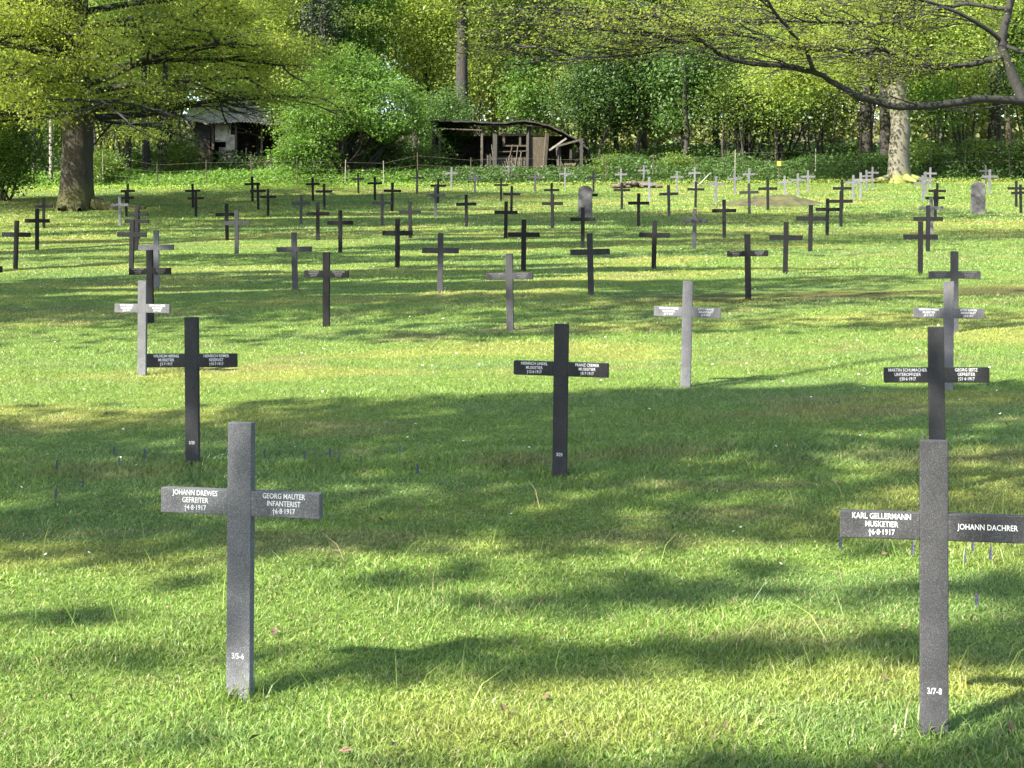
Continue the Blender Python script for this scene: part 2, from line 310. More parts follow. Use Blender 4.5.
# ------------------------------------------------------------------ crosses
H = .90
def cross_meshes():
    import bmesh
    def bev(x0, x1, z0, z1, y0=-.0175, y1=.0175, w_=.003):
        bm = bmesh.new(); bmesh.ops.create_cube(bm, size=1)
        for v in bm.verts: v.co = ((x0+x1)/2+v.co.x*(x1-x0), (y0+y1)/2+v.co.y*(y1-y0), (z0+z1)/2+v.co.z*(z1-z0))
        bmesh.ops.bevel(bm, geom=bm.edges[:], offset=w_, segments=2, affect='EDGES', profile=.5)
        me = bpy.data.meshes.new('part'); bm.to_mesh(me); bm.free(); me.materials.append(M['cross']); return me
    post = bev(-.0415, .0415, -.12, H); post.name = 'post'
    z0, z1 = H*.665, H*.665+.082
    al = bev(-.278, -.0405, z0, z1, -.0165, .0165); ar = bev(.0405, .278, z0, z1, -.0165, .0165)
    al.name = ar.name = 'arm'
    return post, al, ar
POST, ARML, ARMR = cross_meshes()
AZ = H*.665+.041
def text_mesh(lines, size=.0195, sx=.80, gap=.0240):
    """raised block lettering, centred lines, facing -Y"""
    mb = MB(); n = len(lines)
    for i, s in enumerate(lines):
        cu = bpy.data.curves.new('t', 'FONT'); cu.body = s; cu.size = size*1.25; cu.extrude = .0008; cu.offset = .0001
        cu.align_x = 'CENTER'; cu.align_y = 'CENTER'; cu.resolution_u = 2
        o = bpy.data.objects.new('t', cu); COL.objects.link(o); bpy.context.view_layer.update()
        me = bpy.data.meshes.new_from_object(o.evaluated_get(bpy.context.evaluated_depsgraph_get()))
        k = len(me.vertices); co = np.zeros(k*3); me.vertices.foreach_get('co', co); co = co.reshape(-1, 3)
        v = np.c_[co[:, 0]*sx, -co[:, 2], co[:, 1]+((n-1)/2-i)*gap]
        tri = [p for p in me.polygons]
        for L_ in (3, 4):
            f = [list(p.vertices) for p in tri if len(p.vertices) == L_]
            if f: mb.add(v, f)
        for p in tri:
            if len(p.vertices) > 4: mb.add(v[list(p.vertices)], [list(range(len(p.vertices)))])
        bpy.data.objects.remove(o); bpy.data.curves.remove(cu); bpy.data.meshes.remove(me)
    return mb.mesh('lettering', M['lettering'])
def put(me, name, parent, loc=(0, 0, 0)):
    o = bpy.data.objects.new(name, me); COL.objects.link(o); o.parent = parent; o.location = loc; return o

WORDS = {   # keyed by position in the list: left arm, right arm, foot number
 14: (['JOHANN DREWES', 'GEFREITER', '†4·8·1917'], ['GEORG MAUTER', 'INFANTERIST', '†6·8·1917'], '3/5-6'),
 'last': (['KARL GELLERMANN', 'MUSKETIER', '†6·8·1917'], ['JOHANN DACHRER'], '3/7-8'),
 13: (['WILHELM HERING', 'MUSKETIER', '†3·7·1917'], ['HEINRICH REIMER', 'RESERVIST', '†10·7·1917'], '3/25'),
 68: (['HEINRICH LINDEL', 'MUSKETIER', '†12·6·1917'], ['FRANZ CREMER', 'MUSKETIER', '†8·7·1917'], '3/23'),
 'pen': (['MARTIN SCHUMACHER', 'UNTEROFFIZIER', '†30·6·1917'], ['GEORG SEITZ', 'GEFREITER', '†21·6·1917'], None),
}
LAB = ['blackish cross, leftmost in the fourth row', 'blackish cross, leftmost in the sixth row', 'blackish cross, leftmost in the seventh row, beside the old mossy tree', 'blackish cross, leftmost in the ninth row, beside the old mossy tree', 'blackish cross, leftmost in the eleventh row, right of the mossy tree', 'blackish cross, leftmost in the tenth row, right of the mossy tree', 'pale grey cross, second from left in the ninth row, right of the mossy tree', 'blackish cross, leftmost in the eighth row, right of the mossy tree', 'blackish cross, second from left in the seventh row, right of the mossy tree', 'blackish cross, second from left in the sixth row', 'pale grey cross, leftmost in the fifth row', 'blackish cross, second from left in the fourth row', 'pale grey cross at left of the third row overlapping a black one', 'blackish cross at left of the second row, behind the front left cross', 'speckled light grey cross at front left with two names and number 3/5-6', 'blackish cross, second from left in the eleventh row, below the ruined hut', 'blackish cross, second from left in the tenth row, below the ruined hut', 'blackish cross, second from left in the eighth row, below the ruined hut', 'brown-black cross, third from left in the seventh row, below the ruined hut', 'blackish cross, leftmost in the twelfth row, below the ruined hut', 'blackish cross, third from left in the eleventh row, below the ruined hut', 'blackish cross, third from left in the tenth row, below the ruined hut', 'mid grey cross, third from left in the ninth row, below the round shrub', 'blackish cross, second from left in the twelfth row, below the round shrub', 'blackish cross, fourth from left in the eleventh row, below the round shrub', 'blackish cross, third from left in the eighth row, below the round shrub', 'blackish cross, fourth from left in the seventh row, below the round shrub', 'mid grey cross, second from left in the fifth row', 'blackish cross, third from left in the fourth row', 'blackish cross, leftmost in the thirteenth row, below the round shrub', 'blackish cross, third from left in the twelfth row, below the round shrub', 'blackish cross, fifth from left in the eleventh row, below the round shrub', 'mid grey cross, fourth from left in the ninth row, below the round shrub', 'blackish cross, fourth from left in the eighth row, below the round shrub', 'blackish cross, third from left in the sixth row', 'mid grey cross, second from left in the thirteenth row, below the round shrub', 'blackish cross, fourth from left in the twelfth row, below the round shrub', 'mid grey cross, fourth from left in the tenth row, below the round shrub', 'pale grey cross, leftmost in the last row, before the shed', 'mid grey cross, third from left in the fifth row', 'blackish cross, fifth from left in the ninth row, before the shed', 'pale grey cross, third from left in the thirteenth row, before the shed', 'blackish cross, fifth from left in the twelfth row, before the shed', 'blackish cross, fifth from left in the tenth row, before the shed', 'pale grey cross, second from left in the last row, before the shed', 'mid grey cross, fourth from left in the thirteenth row, before the shed', 'blackish cross, fifth from left in the eighth row, before the shed', 'blackish cross, fourth from left in the sixth row', 'blackish cross, sixth from left in the eleventh row, before the shed', 'blackish cross, sixth from left in the ninth row, before the shed', 'pale grey cross, third from left in the last row, before the shed', 'mid grey cross, fourth from left in the fourth row', 'blackish cross, sixth from left in the tenth row, before the shed', 'blackish cross, fifth from left in the seventh row, before the shed', 'brown-black cross, fourth from left in the fifth row', 'blackish cross, fifth from left in the thirteenth row, before the shed', 'pale grey cross, fourth from left in the last row, before the dark trees', 'blackish cross, seventh from left in the eleventh row, before the dark trees', 'pale grey cross, fifth from left in the last row, before the dark trees', 'pale grey cross, sixth from left in the twelfth row, before the dark trees', 'blackish cross, seventh from left in the ninth row, before the dark trees', 'mid grey cross, seventh from left in the tenth row, before the dark trees', 'pale grey cross, sixth from left in the thirteenth row, before the dark trees', 'pale grey cross, sixth from left in the last row, before the dark trees', 'blackish cross, eighth from left in the eleventh row, before the dark trees', 'mid grey cross, sixth from left in the seventh row, before the dark trees', 'blackish cross, fifth from left in the sixth row', 'pale grey cross leaning right, middle of the third row in sun', 'blackish cross in the middle of the second row, alone on the lawn', 'pale grey cross, seventh from left in the twelfth row, before the dark trees', 'pale grey cross, seventh from left in the thirteenth row, near the brown mound', 'pale grey cross, seventh from left in the last row, near the brown mound', 'brown-black cross, eighth from left in the tenth row, near the brown mound', 'blackish cross, ninth from left in the eleventh row, near the brown mound', 'blackish cross, sixth from left in the eighth row, near the brown mound', 'pale grey cross, eighth from left in the twelfth row, near the brown mound', 'pale grey cross, eighth from left in the thirteenth row, near the brown mound', 'pale grey cross, ninth from left in the thirteenth row, near the brown mound', 'blackish cross, sixth from left in the sixth row', 'blackish cross, rightmost in the fifth row', 'blackish cross, seventh from left in the seventh row, near the brown mound', 'blackish cross, seventh from left in the eighth row, near the brown mound', 'blackish cross, tenth from left in the eleventh row, left of the pale beech foot', 'blackish cross, rightmost in the ninth row, left of the pale beech foot', 'pale grey cross, ninth from left in the twelfth row, left of the pale beech foot', 'pale grey cross, tenth from left in the twelfth row, left of the pale beech foot', 'pale grey cross, tenth from left in the thirteenth row, left of the pale beech foot', 'pale grey cross, eighth from left in the last row, left of the pale beech foot', 'pale grey cross, ninth from left in the last row, near the lone headstone', 'pale grey cross, eleventh from left in the thirteenth row, near the lone headstone', 'pale grey cross, rightmost in the twelfth row, near the lone headstone', 'blackish cross, eleventh from left in the eleventh row, near the lone headstone', 'blackish cross, ninth from left in the tenth row, near the lone headstone', 'pale grey cross, rightmost in the eighth row, near the lone headstone', 'blackish cross, rightmost in the seventh row, near the lone headstone', 'blackish cross, rightmost in the sixth row', 'pale grey cross, rightmost in the thirteenth row, near the lone headstone', 'mid grey cross, rightmost in the last row, near the lone headstone', 'blackish cross, rightmost in the eleventh row, near the lone headstone', 'blackish cross, rightmost in the tenth row, near the lone headstone', 'mid grey cross, rightmost in the fourth row', 'pale grey cross at right of the third row, above the dark cross top', 'dark cross standing directly behind the front right cross', 'speckled dark grey cross at front right, its right arm carrying one short line of lettering']
M['grey_lettering'] = simplemat('grey_lettering', (.07, .07, .07), (.13, .13, .125), 200, .7, bump=0)  # darker lettering for crosses further back
TW = text_mesh(['HERMANN WEBER', 'MUSKETIER', '†9·7·1917']); TW2 = text_mesh(['OTTO KRAUSE', 'INFANTERIST', '†2·8·1917'])
TWW, TWW2 = TW.copy(), TW2.copy()
for _m in (TW, TW2): _m.materials[0] = M['grey_lettering']
LIT_TONE = {'D': .0062, 'B': .02, 'M': .032, 'L': .075}  # dark tones stand in for shade, light ones for sun
YAW = {14: (-14, 0), 'last': (-11, 0), 13: (-6, -.6), 68: (-13, .9), 'pen': (-6, -.6), 67: (-13, 1.4), 12: (-12, .2)}
def make_crosses():
    rng = random.Random(5)
    for i, (x, y, hh, tone) in enumerate(CROSSES):
        key = 'last' if i == len(CROSSES)-1 else ('pen' if i == len(CROSSES)-2 else i)
        yaw, roll = YAW.get(key, (rng.uniform(-15, -7), rng.uniform(-1.1, 1.1)))
        if y > 20: roll *= 1.3
        s = min(max(hh/H, .93), 1.07)
        if y < 8: y *= .995; x *= .997; s *= 1.015
        elif y < 20: y *= .988; x *= .99; s *= 1.03
        t = empty('grave_cross', (x, y, tz(x, y)-.01)); t.rotation_euler = (R(rng.uniform(-1, 1)), R(roll), R(yaw)); t.scale = (s, s, s)
        tag(t, LAB[i], 'cross', 'paired-name metal crosses standing on the lawn')
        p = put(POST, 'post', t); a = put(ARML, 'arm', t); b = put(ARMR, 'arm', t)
        pt = LIT_TONE[tone]*rng.uniform(.85, 1.2)
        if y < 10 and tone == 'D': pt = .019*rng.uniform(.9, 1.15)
        if key == 14: pt = .082  # coat lightened to read as sunlit
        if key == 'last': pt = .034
        for o in (p, a, b): o['painted_light'] = pt
        yf = -.0165-.0002
        if key in WORDS:
            l, r_, f = WORDS[key]
            put(text_mesh(l), 'lettering', t, (-.155, yf, AZ+.003)); put(text_mesh(r_), 'lettering', t, (.155, yf, AZ+.003))
            if f: put(text_mesh([f], .021), 'grave_number', t, (0, -.0177, .145))
        elif y < 21:
            A_, B_ = (TWW, TWW2) if y < 15 else (TW, TW2)
            put(A_ if i % 2 else B_, 'lettering', t, (-.155, yf, AZ+.003)); put(B_ if i % 2 else A_, 'lettering', t, (.155, yf, AZ+.003))
make_crosses()

# ------------------------------------------------------------------ headstones
def headstone(x, y, w_, h, rz, label):
    n = 14; a = np.linspace(0, math.pi, n); r = w_/2
    prof = np.r_[[[-r, -.15]], np.c_[-r*np.cos(a), h-r*.75+r*.75*np.sin(a)], [[r, -.15]]]
    mb = MB(); m = len(prof); t = .06; e = .012
    rings = [(prof*[1-e/r, 1], -t), (prof, -t+e), (prof, t-e), (prof*[1-e/r, 1], t)]
    v = np.concatenate([np.c_[p[:, 0], np.full(m, yy), p[:, 1]-(e if abs(yy) == t else 0)*(p[:, 1] > 0)] for p, yy in rings])
    mb.add(v, [[k*m+j, k*m+(j+1) % m, (k+1)*m+(j+1) % m, (k+1)*m+j] for k in range(3) for j in range(m)])
    mb.add(v[:m], [list(range(m))]); mb.add(v[3*m:], [list(range(m))[::-1]])
    o = mb.build('headstone', M['stone']); o.location = (x, y, tz(x, y)); o.rotation_euler = (0, R(.5), rz); tag(o, label, 'headstone')
M['stone'] = simplemat('grey_stone', (.035, .034, .033), (.095, .092, .088), 9, .9)
headstone(13.45, 43.3, .40, .93, R(-8), 'round-topped grey headstone standing alone at right beyond the crosses')
headstone(2.18, 44.7, .42, .92, R(-8), 'round-topped grey headstone half hidden behind a dark cross mid-lawn')

# ------------------------------------------------------------------ mound, rubble, litter, flowers
def heap(name, x, y, rx, ry, h, mat, label, cat, seed, rough=.45):
    n = 40; u = np.linspace(-1, 1, n); U, V = np.meshgrid(u, u); q = np.sqrt(U**2+V**2)
    X = x+U.ravel()*rx; Y = y+V.ravel()*ry
    b = (1-ss(0, 1, q.ravel()+.5*(fbm(X*1.2, Y*1.2, seed)-.5)))*h*(1-rough+2*rough*fbm(X*3, Y*3, seed+2))
    mb = MB(); i = (np.arange(n-1)[:, None]*n+np.arange(n-1)[None]).ravel()
    mb.add(np.c_[X, Y, terrain(X, Y)-.05+b], np.stack([i, i+1, i+1+n, i+n], -1)); o = mb.build(name, mat, smooth=True); tag(o, label, cat); return o
M['moss_earth'] = simplemat('mossy_brown_earth', (.016, .014, .002), (.055, .052, .006), 3.5, .95)
heap('earth_mound', 8.7, 50.3, 2.5, 2.0, .30, M['moss_earth'], 'low brown mossy mound of earth among the far crosses', 'mound', 81)
def rubble():
    rng = np.random.default_rng(4); mb = MB(); import bmesh
    for k in range(60):
        bm = bmesh.new(); bmesh.ops.create_icosphere(bm, subdivisions=2, radius=1)
        v = np.array([list(q.co) for q in bm.verts]); f = [[a.index for a in fc.verts] for fc in bm.faces]; bm.free()
        v *= 1+.25*(rng.random((len(v), 1))-.5); v *= rng.uniform(.05, .15)*np.array([1.4, 1, .7]); px = rng.uniform(-.95, .95); pz = .02+.28*rng.random()*(1-abs(px))
        mb.add(v+[px, rng.uniform(-.4, .4), pz], f)
    o = mb.build('rubble_heap', simplemat('rubble', (.03, .022, .014), (.10, .075, .05), 5, .9)); o.location = (5.2, 62.5, tz(5.2, 62.5)); tag(o, 'low heap of brown stones at the far edge of the lawn', 'rubble')
rubble()
def fallen_branch():
    mb = MB(); x, y = 7.75, 62.0; z = tz(x, y)
    P = np.array([[x+.45, y, z+.62], [x+.25, y, z+.42], [x+.05, y-.1, z+.2], [x-.18, y-.1, z+.03], [x-.3, y-.1, z-.02]]); mb.tube(P, [.02, .03, .035, .04, .03], 6)
    tag(mb.build('fallen_branch', M['bark_pale']), 'pale bent bare branch sticking up at the far lawn edge', 'branch')
fallen_branch()

M['flower'] = simplemat('bugle_petals', (.028, .025, .07), (.07, .06, .14), 60, .7)
def flower_mesh():
    rng = np.random.default_rng(3); mb = MB()
    for k in range(9):
        z = .035+k*.0085; n = 6; a = np.arange(n)*2*math.pi/n+k*.6; r = .013*(1-.06*k)
        for t in a:
            c = np.array([math.cos(t)*r, math.sin(t)*r, z]); u = np.array([math.cos(t), math.sin(t), -.2])*.006; s_ = np.array([-math.sin(t), math.cos(t), 0])*.005
            mb.add([c-u-s_, c+u-s_*.5, c+u+s_*.5, c-u+s_, c+[0, 0, .007]], [[0, 1, 2, 3]]); mb.add([c-u-s_, c+u, c+[0, 0, .009]], [[0, 1, 2]])
    me = mb.mesh('blossom', M['flower'])
    ms = MB(); ms.tube([[0, 0, -.01], [.001, 0, .05], [0, .001, .11]], [.0022, .002, .001], 5)
    return me, ms.mesh('stem', M['leaf_dark'])
FB, FS = flower_mesh()
FL = sorted([(-2.779, 9.16, 0), (-2.563, 9.66, 0), (-2.322, 9.49, 0), (-2.439, 9.31, 0), (-2.46, 8.6, 0), (-2.526, 8.29, 0), (-1.559, 9.47, 1), (-1.136, 9.36, 1), (-1.067, 9.25, 1), (-0.926, 9.2, 1), (-0.705, 9.44, 1), (-0.555, 8.85, 1), (-1.293, 9.37, 1), (1.781, 6.68, 2), (1.965, 6.52, 2), (2.065, 6.72, 2), (2.087, 6.55, 2), (1.817, 5.86, 2), (1.502, 6.85, 2)], key=lambda q: (q[2], q[0]/q[1]))
FLAB = ['%s dark blue flower spike in shade left of the front left cross', '%s dark blue flower spike in the strip between front left and middle cross', '%s dark blue flower spike in grass by the front right cross']
FORD = ['leftmost', 'second', 'third', 'fourth', 'fifth', 'sixth', 'rightmost']
FCNT = [0, 0, 0]
frng = random.Random(2)
for x, y, g in FL:
    t = empty('bugle_flower', (x, y, tz(x, y)), frng.uniform(0, 6)); s = frng.uniform(.5, .8); t.scale = (s*.6, s*.6, s); t.rotation_euler.x = frng.uniform(-.12, .12)
    FCNT[g] += 1; tag(t, FLAB[g] % FORD[FCNT[g]-1], 'flower', ['bugle flowers left of the front left cross', 'bugle flowers left of the middle cross', 'bugle flowers by the front right cross'][g])
    put(FB, 'blossom', t); put(FS, 'stem', t)

def litter():
    rng = np.random.default_rng(12); N = 420; Y = 3.4+22*rng.random(N)**1.3; X = (rng.random(N)*2-1)*(.345*Y+.5)
    c = np.c_[X, Y, terrain(X, Y)+.018+.012*rng.random(N)]; mb = MB(); leaves(mb, c, .022, rng, flat=.6, jit=.4, aspect=.7)
    tag(mb.build('dead_leaves', simplemat('dead_leaf', (.04, .025, .012), (.12, .075, .04), 15, .8)), 'brown dead leaves scattered thinly over the lawn', 'fallen leaves', kind='stuff')
    N = 420; Y = 6.5+34*rng.random(N)**1.2; X = (rng.random(N)*2-1)*(.345*Y+.5); k = fbm(X*.5, Y*.5, 91) > .45; X, Y = X[k], Y[k]; N = len(X)
    mb = MB(); s = .003+.002*rng.random(N)+.0005*Y; z = terrain(X, Y)+.035
    for j in range(0, N):
        a = np.arange(8)*math.pi/4; r = s[j]
        v = np.c_[X[j]+np.cos(a)*r, Y[j]+np.sin(a)*r*.9, z[j]+.004*np.sin(a+j)]; mb.add(np.r_[v, [[X[j], Y[j], z[j]+.004]]], [[i, (i+1) % 8, 8] for i in range(8)])
    tag(mb.build('daisies', simplemat('daisy_petals', (.35, .35, .30), (.5, .5, .46), 40, .7, bump=0)), 'tiny white daisies dotted through the grass', 'daisies', kind='stuff')
litter()

# ------------------------------------------------------------------ trees
def copy_tree(o, parent=None):
    c = o.copy(); COL.objects.link(c); c.parent = parent
    for ch in [q for q in bpy.data.objects if q.parent == o]: copy_tree(ch, c)
    return c

def clump_crown(rng, c, rad, n, leafn, spread, size, flat, mat, name='crown', parent=None, base=None, zmin=None, keep=None, shell=.55, sprays=True):
    """crown = many leaf clumps spread through an uneven ellipsoid"""
    c = np.array(c, float); rad = np.array(rad, float)
    d = rng.normal(size=(n, 3)); d /= np.linalg.norm(d, axis=1)[:, None]
    r = (shell+(1-shell)*rng.random(n))*(1-.35*vnoise(d[:, 0]*2.2+9, d[:, 1]*2.2+d[:, 2]*2.7, int(rng.integers(1000))))
    r[:n//4] *= rng.random(n//4)
    q = c+d*rad*r[:, None]
    if zmin is not None: q = q[q[:, 2] > zmin]
    n = len(q); k = np.repeat(np.arange(n), leafn)
    sc_ = spread*(.6+.8*rng.random(n))
    off = rng.normal(size=(len(k), 3))*sc_[k][:, None]*np.array([1, 1, .38 if sprays else .8])
    if sprays:                                   # tilt each spray
        tx, ty = rng.normal(size=n)*.3, rng.normal(size=n)*.3; off[:, 2] += off[:, 0]*tx[k]+off[:, 1]*ty[k]-.25*(off[:, 0]**2+off[:, 1]**2)/spread
    p = q[k]+off
    if keep is not None: p = p[keep(p, rng)]
    mb = MB(); leaves(mb, p, size, rng, flat)
    o = mb.build(name, mat, parent)
    return o, q

def limbs_to(mb, rng, base, q, r, n=5, seg=7):
    """crooked limbs from a trunk point to crown clumps"""
    for t in q:
        b = base(rng.random()); P = np.linspace(0, 1, seg)[:, None]*(t-b)+b
        P[1:-1] += rng.normal(size=(seg-2, 3))*np.linalg.norm(t-b)*.045; P[:, 2] += np.sin(np.linspace(0, math.pi, seg))*np.linalg.norm(t-b)*.08
        mb.tube(P, r*np.linspace(1, .12, seg)*rng.uniform(.6, 1.1), n)

def trunk_mesh(mb, rng, P, rad, n=20, flare=0., roots=0, rough=.04, rootlen=1.0):
    P = np.asarray(P, float); m = 28; t = np.linspace(0, 1, m); idx = t*(len(P)-1); i0 = np.minimum(idx.astype(int), len(P)-2); fr = (idx-i0)[:, None]
    C_ = P[i0]*(1-fr)+P[i0+1]*fr; rad = np.interp(idx, np.arange(len(rad)), rad)
    C_[:, 0] += (vnoise(t*5, t*0+rng.random()*50, 3)-.5)*rad[0]*.25*(t > .05)
    th = np.linspace(0, 2*math.pi, n, endpoint=False); hz = C_[:, 2]-C_[0, 2]
    rr = rad[:, None]*(1+rough*(vnoise(np.cos(th)[None]*4+hz[:, None]*.7, np.sin(th)[None]*4, int(rng.integers(99)))-.5)*2)
    rr = rr*(1+flare*np.exp(-hz/.55))[:, None]
    if roots:
        ph = rng.random()*6; rr = rr*(1+(.5*np.maximum(0, np.cos((th*roots+ph)))[None]**2)*np.exp(-hz/.4)[:, None]*rootlen)
    v = np.stack([C_[:, 0:1]+rr*np.cos(th), C_[:, 1:2]+rr*np.sin(th), np.repeat(C_[:, 2:3], n, 1)], -1)
    i = np.arange(m-1)[:, None]*n+np.arange(n)[None]; j = np.arange(m-1)[:, None]*n+(np.arange(n)[None]+1) % n
    mb.add(v.reshape(-1, 3), np.stack([i, j, j+n, i+n], -1).reshape(-1, 4))

# --- left old tree with mossy foot
def left_tree():
    rng = np.random.default_rng(21); x, y = -15.1, 52.0; z = tz(x, y)
    t = empty('old_tree', (x, y, z)); tag(t, 'old tree with thick grey trunk, mossy spreading foot and olive leaves at left', 'tree')
    mb = MB(); trunk_mesh(mb, rng, [[0, 0, -.5], [0, 0, 1], [.02, 0, 3], [-.05, .1, 6], [.1, 0, 10], [0, 0, 15]], [.56, .53, .50, .47, .4, .2], 26, .6, 5, .06, 1.2)
    for a, L_, r in ((-.25, 2.6, .30), (2.8, .9, .18), (-1.2, 1.2, .2), (-1.9, 1.0, .17), (.4, 1.4, .16)):      # surface roots
        s = np.linspace(.35, L_, 7); P = np.c_[np.cos(a)*s, np.sin(a)*s+.08*np.sin(s*3), .38*np.exp(-s*1.5)-.0]
        P[:, 2] += terrain(x+P[:, 0], y+P[:, 1])-z; mb.tube(P, r*np.linspace(1.1, .35, 7), 8)
    mb.build('trunk', M['bark_grey'], t, True)
    lb = MB(); tips = []
    H_ = [2.9, 3.2, 3.7, 4.0, 4.5, 5, 5.5, 6, 6.6, 7.2, 8, 9, 10, 11]
    for k, h in enumerate(H_):
        for a in ((rng.uniform(2.6, 3.7)), rng.uniform(-.5, .6), rng.uniform(-2.2, -1.0), rng.uniform(0, 6.28)):
            grow(rng, [math.cos(a)*.4, math.sin(a)*.4, h+.3], [math.cos(a), math.sin(a), .10+.03*k], rng.uniform(5.5, 8.2), .12, 0, 2, lb, tips, .035, .14, (5, 7), .8, .5, .12)
    tips = np.array(tips); tips = tips[(tips[:, 2] > 1.9) & ~((tips[:, 0] > 4.2) & (tips[:, 2] < 3.9)) & ~((tips[:, 0] > 1.6) & (tips[:, 2] < 3.3))]
    lb.build('limbs', M['bark_limb'], t, True)
    k = np.repeat(np.arange(len(tips)), 30); p = tips[k]+rng.normal(size=(len(k), 3))*[.42, .42, .15]
    p = p[p[:, 2] > 2.0]
    mb = MB(); leaves(mb, p, .07, rng, .3); mb.build('crown', M['leaf_olive'], t)
left_tree()

# --- right overhanging tree: trunk out of view, long low limbs reaching in
def right_tree():
    rng = np.random.default_rng(33); YD = 32.0
    def W(px, py, dy=0.): 
        d = YD+dy; return [(px-512)/1500*d, d, CAMZ+(250-py)/1500*d]
    bx, by = 12.6, 33.2; bz = tz(bx, by)
    t = empty('overhanging_tree', (bx, by, bz)); tag(t, 'tree just beyond the right edge reaching long dark bare limbs over the lawn', 'tree')
    B = np.array([bx, by, bz])
    mb = MB(); trunk_mesh(mb, rng, [[0, 0, -.4], [0, 0, 2], [-.1, 0, 5], [0, 0, 9], [.2, 0, 14]], [.5, .45, .4, .33, .12], 20, .25, 5, .04); mb.build('trunk', M['bark_limb'], t, True)
    L = {
     'low': ([(1090, 128, 1), (1055, 112, .6), (1020, 101, 0), (985, 99, -.3), (940, 105, -.5), (905, 107, -.6), (870, 101, -.7), (850, 92, -.9), (830, 80, -1.0), (812, 72, -1.1), (780, 66, -1.2), (748, 63, -1.2), (722, 55, -1.3), (705, 42, -1.5), (692, 34, -1.6), (672, 24, -1.8), (640, 18, -2), (600, 22, -2.2), (560, 26, -2.4)], .105, .02),
     'fork': ([(814, 73, -1.1), (805, 50, -1.4), (788, 28, -1.8), (772, 8, -2.1), (755, -15, -2.4), (735, -35, -2.5)], .05, .02),
     'stem': ([(1024, 104, .1), (1014, 78, .2), (1004, 52, .2), (1005, 25, .2), (1012, -8, .3), (1016, -60, .5), (1010, -120, .8)], .125, .06),
     'mid': ([(1003, 57, .2), (985, 62, 0), (962, 66, 0), (942, 68, -.1), (922, 66, -.2), (902, 60, -.5), (884, 50, -.8), (862, 53, -1), (835, 51, -1.2), (800, 48, -1.5), (760, 38, -1.6), (720, 34, -1.8), (660, 36, -2), (610, 30, -2.2)], .07, .012),
     'up': ([(1003, 42, .2), (985, 28, 0), (962, 14, -.2), (935, 4, -.4), (900, -6, -.7), (850, -22, -1)], .055, .02),
     'side': ([(1003, 42, .2), (1016, 50, .1), (1035, 52, 0), (1060, 45, 0)], .055, .03),
     'droop': ([(705, 42, -1.5), (690, 34+6, -1.6), (668, 47, -1.7), (640, 54, -1.8), (600, 57, -1.9), (565, 55, -2), (545, 50, -2)], .025, .006),
     'high': ([(850, 23, 1), (800, 21, .6), (760, 22, .5), (700, 20, .3), (640, 14, 0), (580, 10, 0), (540, 14, 0)], .035, .006),
     'high_base': ([(1010, 10, .5), (960, 4, .8), (910, 18, 1), (880, 24, 1), (850, 23, 1)], .045, .035)}
    LOWXZ = [(W(*q)[0], W(*q)[2]) for q in L['low'][0]]
    LOWXZ = [(a_, b_) for a_, b_ in LOWXZ if a_ > 4.2]+[(W(q[0], q[1]+8, q[2])[0], W(q[0], q[1]+8, q[2])[2]) for q in L['droop'][0]]
    tips = []
    tw = MB()
    for nm, (P, r0, r1) in L.items():
        P = np.array([W(*q) for q in P])-B; m = len(P)
        s = np.linspace(0, m-1, m*3); i0 = np.minimum(s.astype(int), m-2); f = (s-i0)[:, None]
        Pm1 = P[np.maximum(i0-1, 0)]; P0 = P[i0]; P1 = P[i0+1]; P2 = P[np.minimum(i0+2, m-1)]
        Q = .5*((2*P0)+(-Pm1+P1)*f+(2*Pm1-5*P0+4*P1-P2)*f**2+(-Pm1+3*P0-3*P1+P2)*f**3)
        Q += rng.normal(size=Q.shape)*.012
        mb = MB(); mb.tube(Q, r0+(r1-r0)*np.linspace(0, 1, len(Q))**.8, 10); mb.build('limb', M['bark_limb'], t, True)
        if nm in ('stem', 'side'): continue
        for j in range(2, len(Q)-1):
            if nm == 'low' and Q[j, 0]+bx > 6.3 and rng.random() < .75: continue
            for e in range(2 if nm in ('droop', 'high', 'mid') else 1):
                if rng.random() < .28: continue
                a = rng.choice([-1, 1]); fw = Q[max(j-1, 0)]-Q[j+1]; fw = -fw/np.linalg.norm(fw)
                dd = np.array([fw[0]-.2, a*rng.uniform(.4, 1.2), fw[2]+rng.uniform(-.05, .5)])
                grow(rng, Q[j], dd, rng.uniform(1.1, 2.6), .018, 0, 2, tw, tips, .02, .2, (3, 5), .8, .55, .3)
    # the upper crown, above the view, joined to the trunk
    ub = MB()
    for k in range(16):
        a = rng.uniform(0, 6.28); grow(rng, [0, 0, 6+k*.45], [math.cos(a), math.sin(a), .5], rng.uniform(4, 6.5), .1, 0, 2, ub, tips, 0, .16, (4, 6), .8, .55, .1)
    ub.build('limbs', M['bark_limb'], t, True)
    tw.build('twigs', M['bark_limb'], t, True)
    tips = np.array(tips); z = tips[:, 2]+bz; low = z < CAMZ+.167*YD+.3
    zl = np.interp(tips[:, 0]+bx, *np.array(sorted(LOWXZ)).T)-bz
    tips = tips[(tips[:, 2] > zl+.10) | (rng.random(len(tips)) < .04)]; z = tips[:, 2]+bz; low = z < CAMZ+.167*YD+.3
    n = np.where(low, rng.integers(1, 3, len(tips)), 3); k = np.repeat(np.arange(len(tips)), n); p = tips[k]+rng.normal(size=(len(k), 3))*[.22, .22, .07]
    mb = MB(); leaves(mb, p, .052, rng, .6); mb.build('crown', M['leaf_olive'], t)
right_tree()

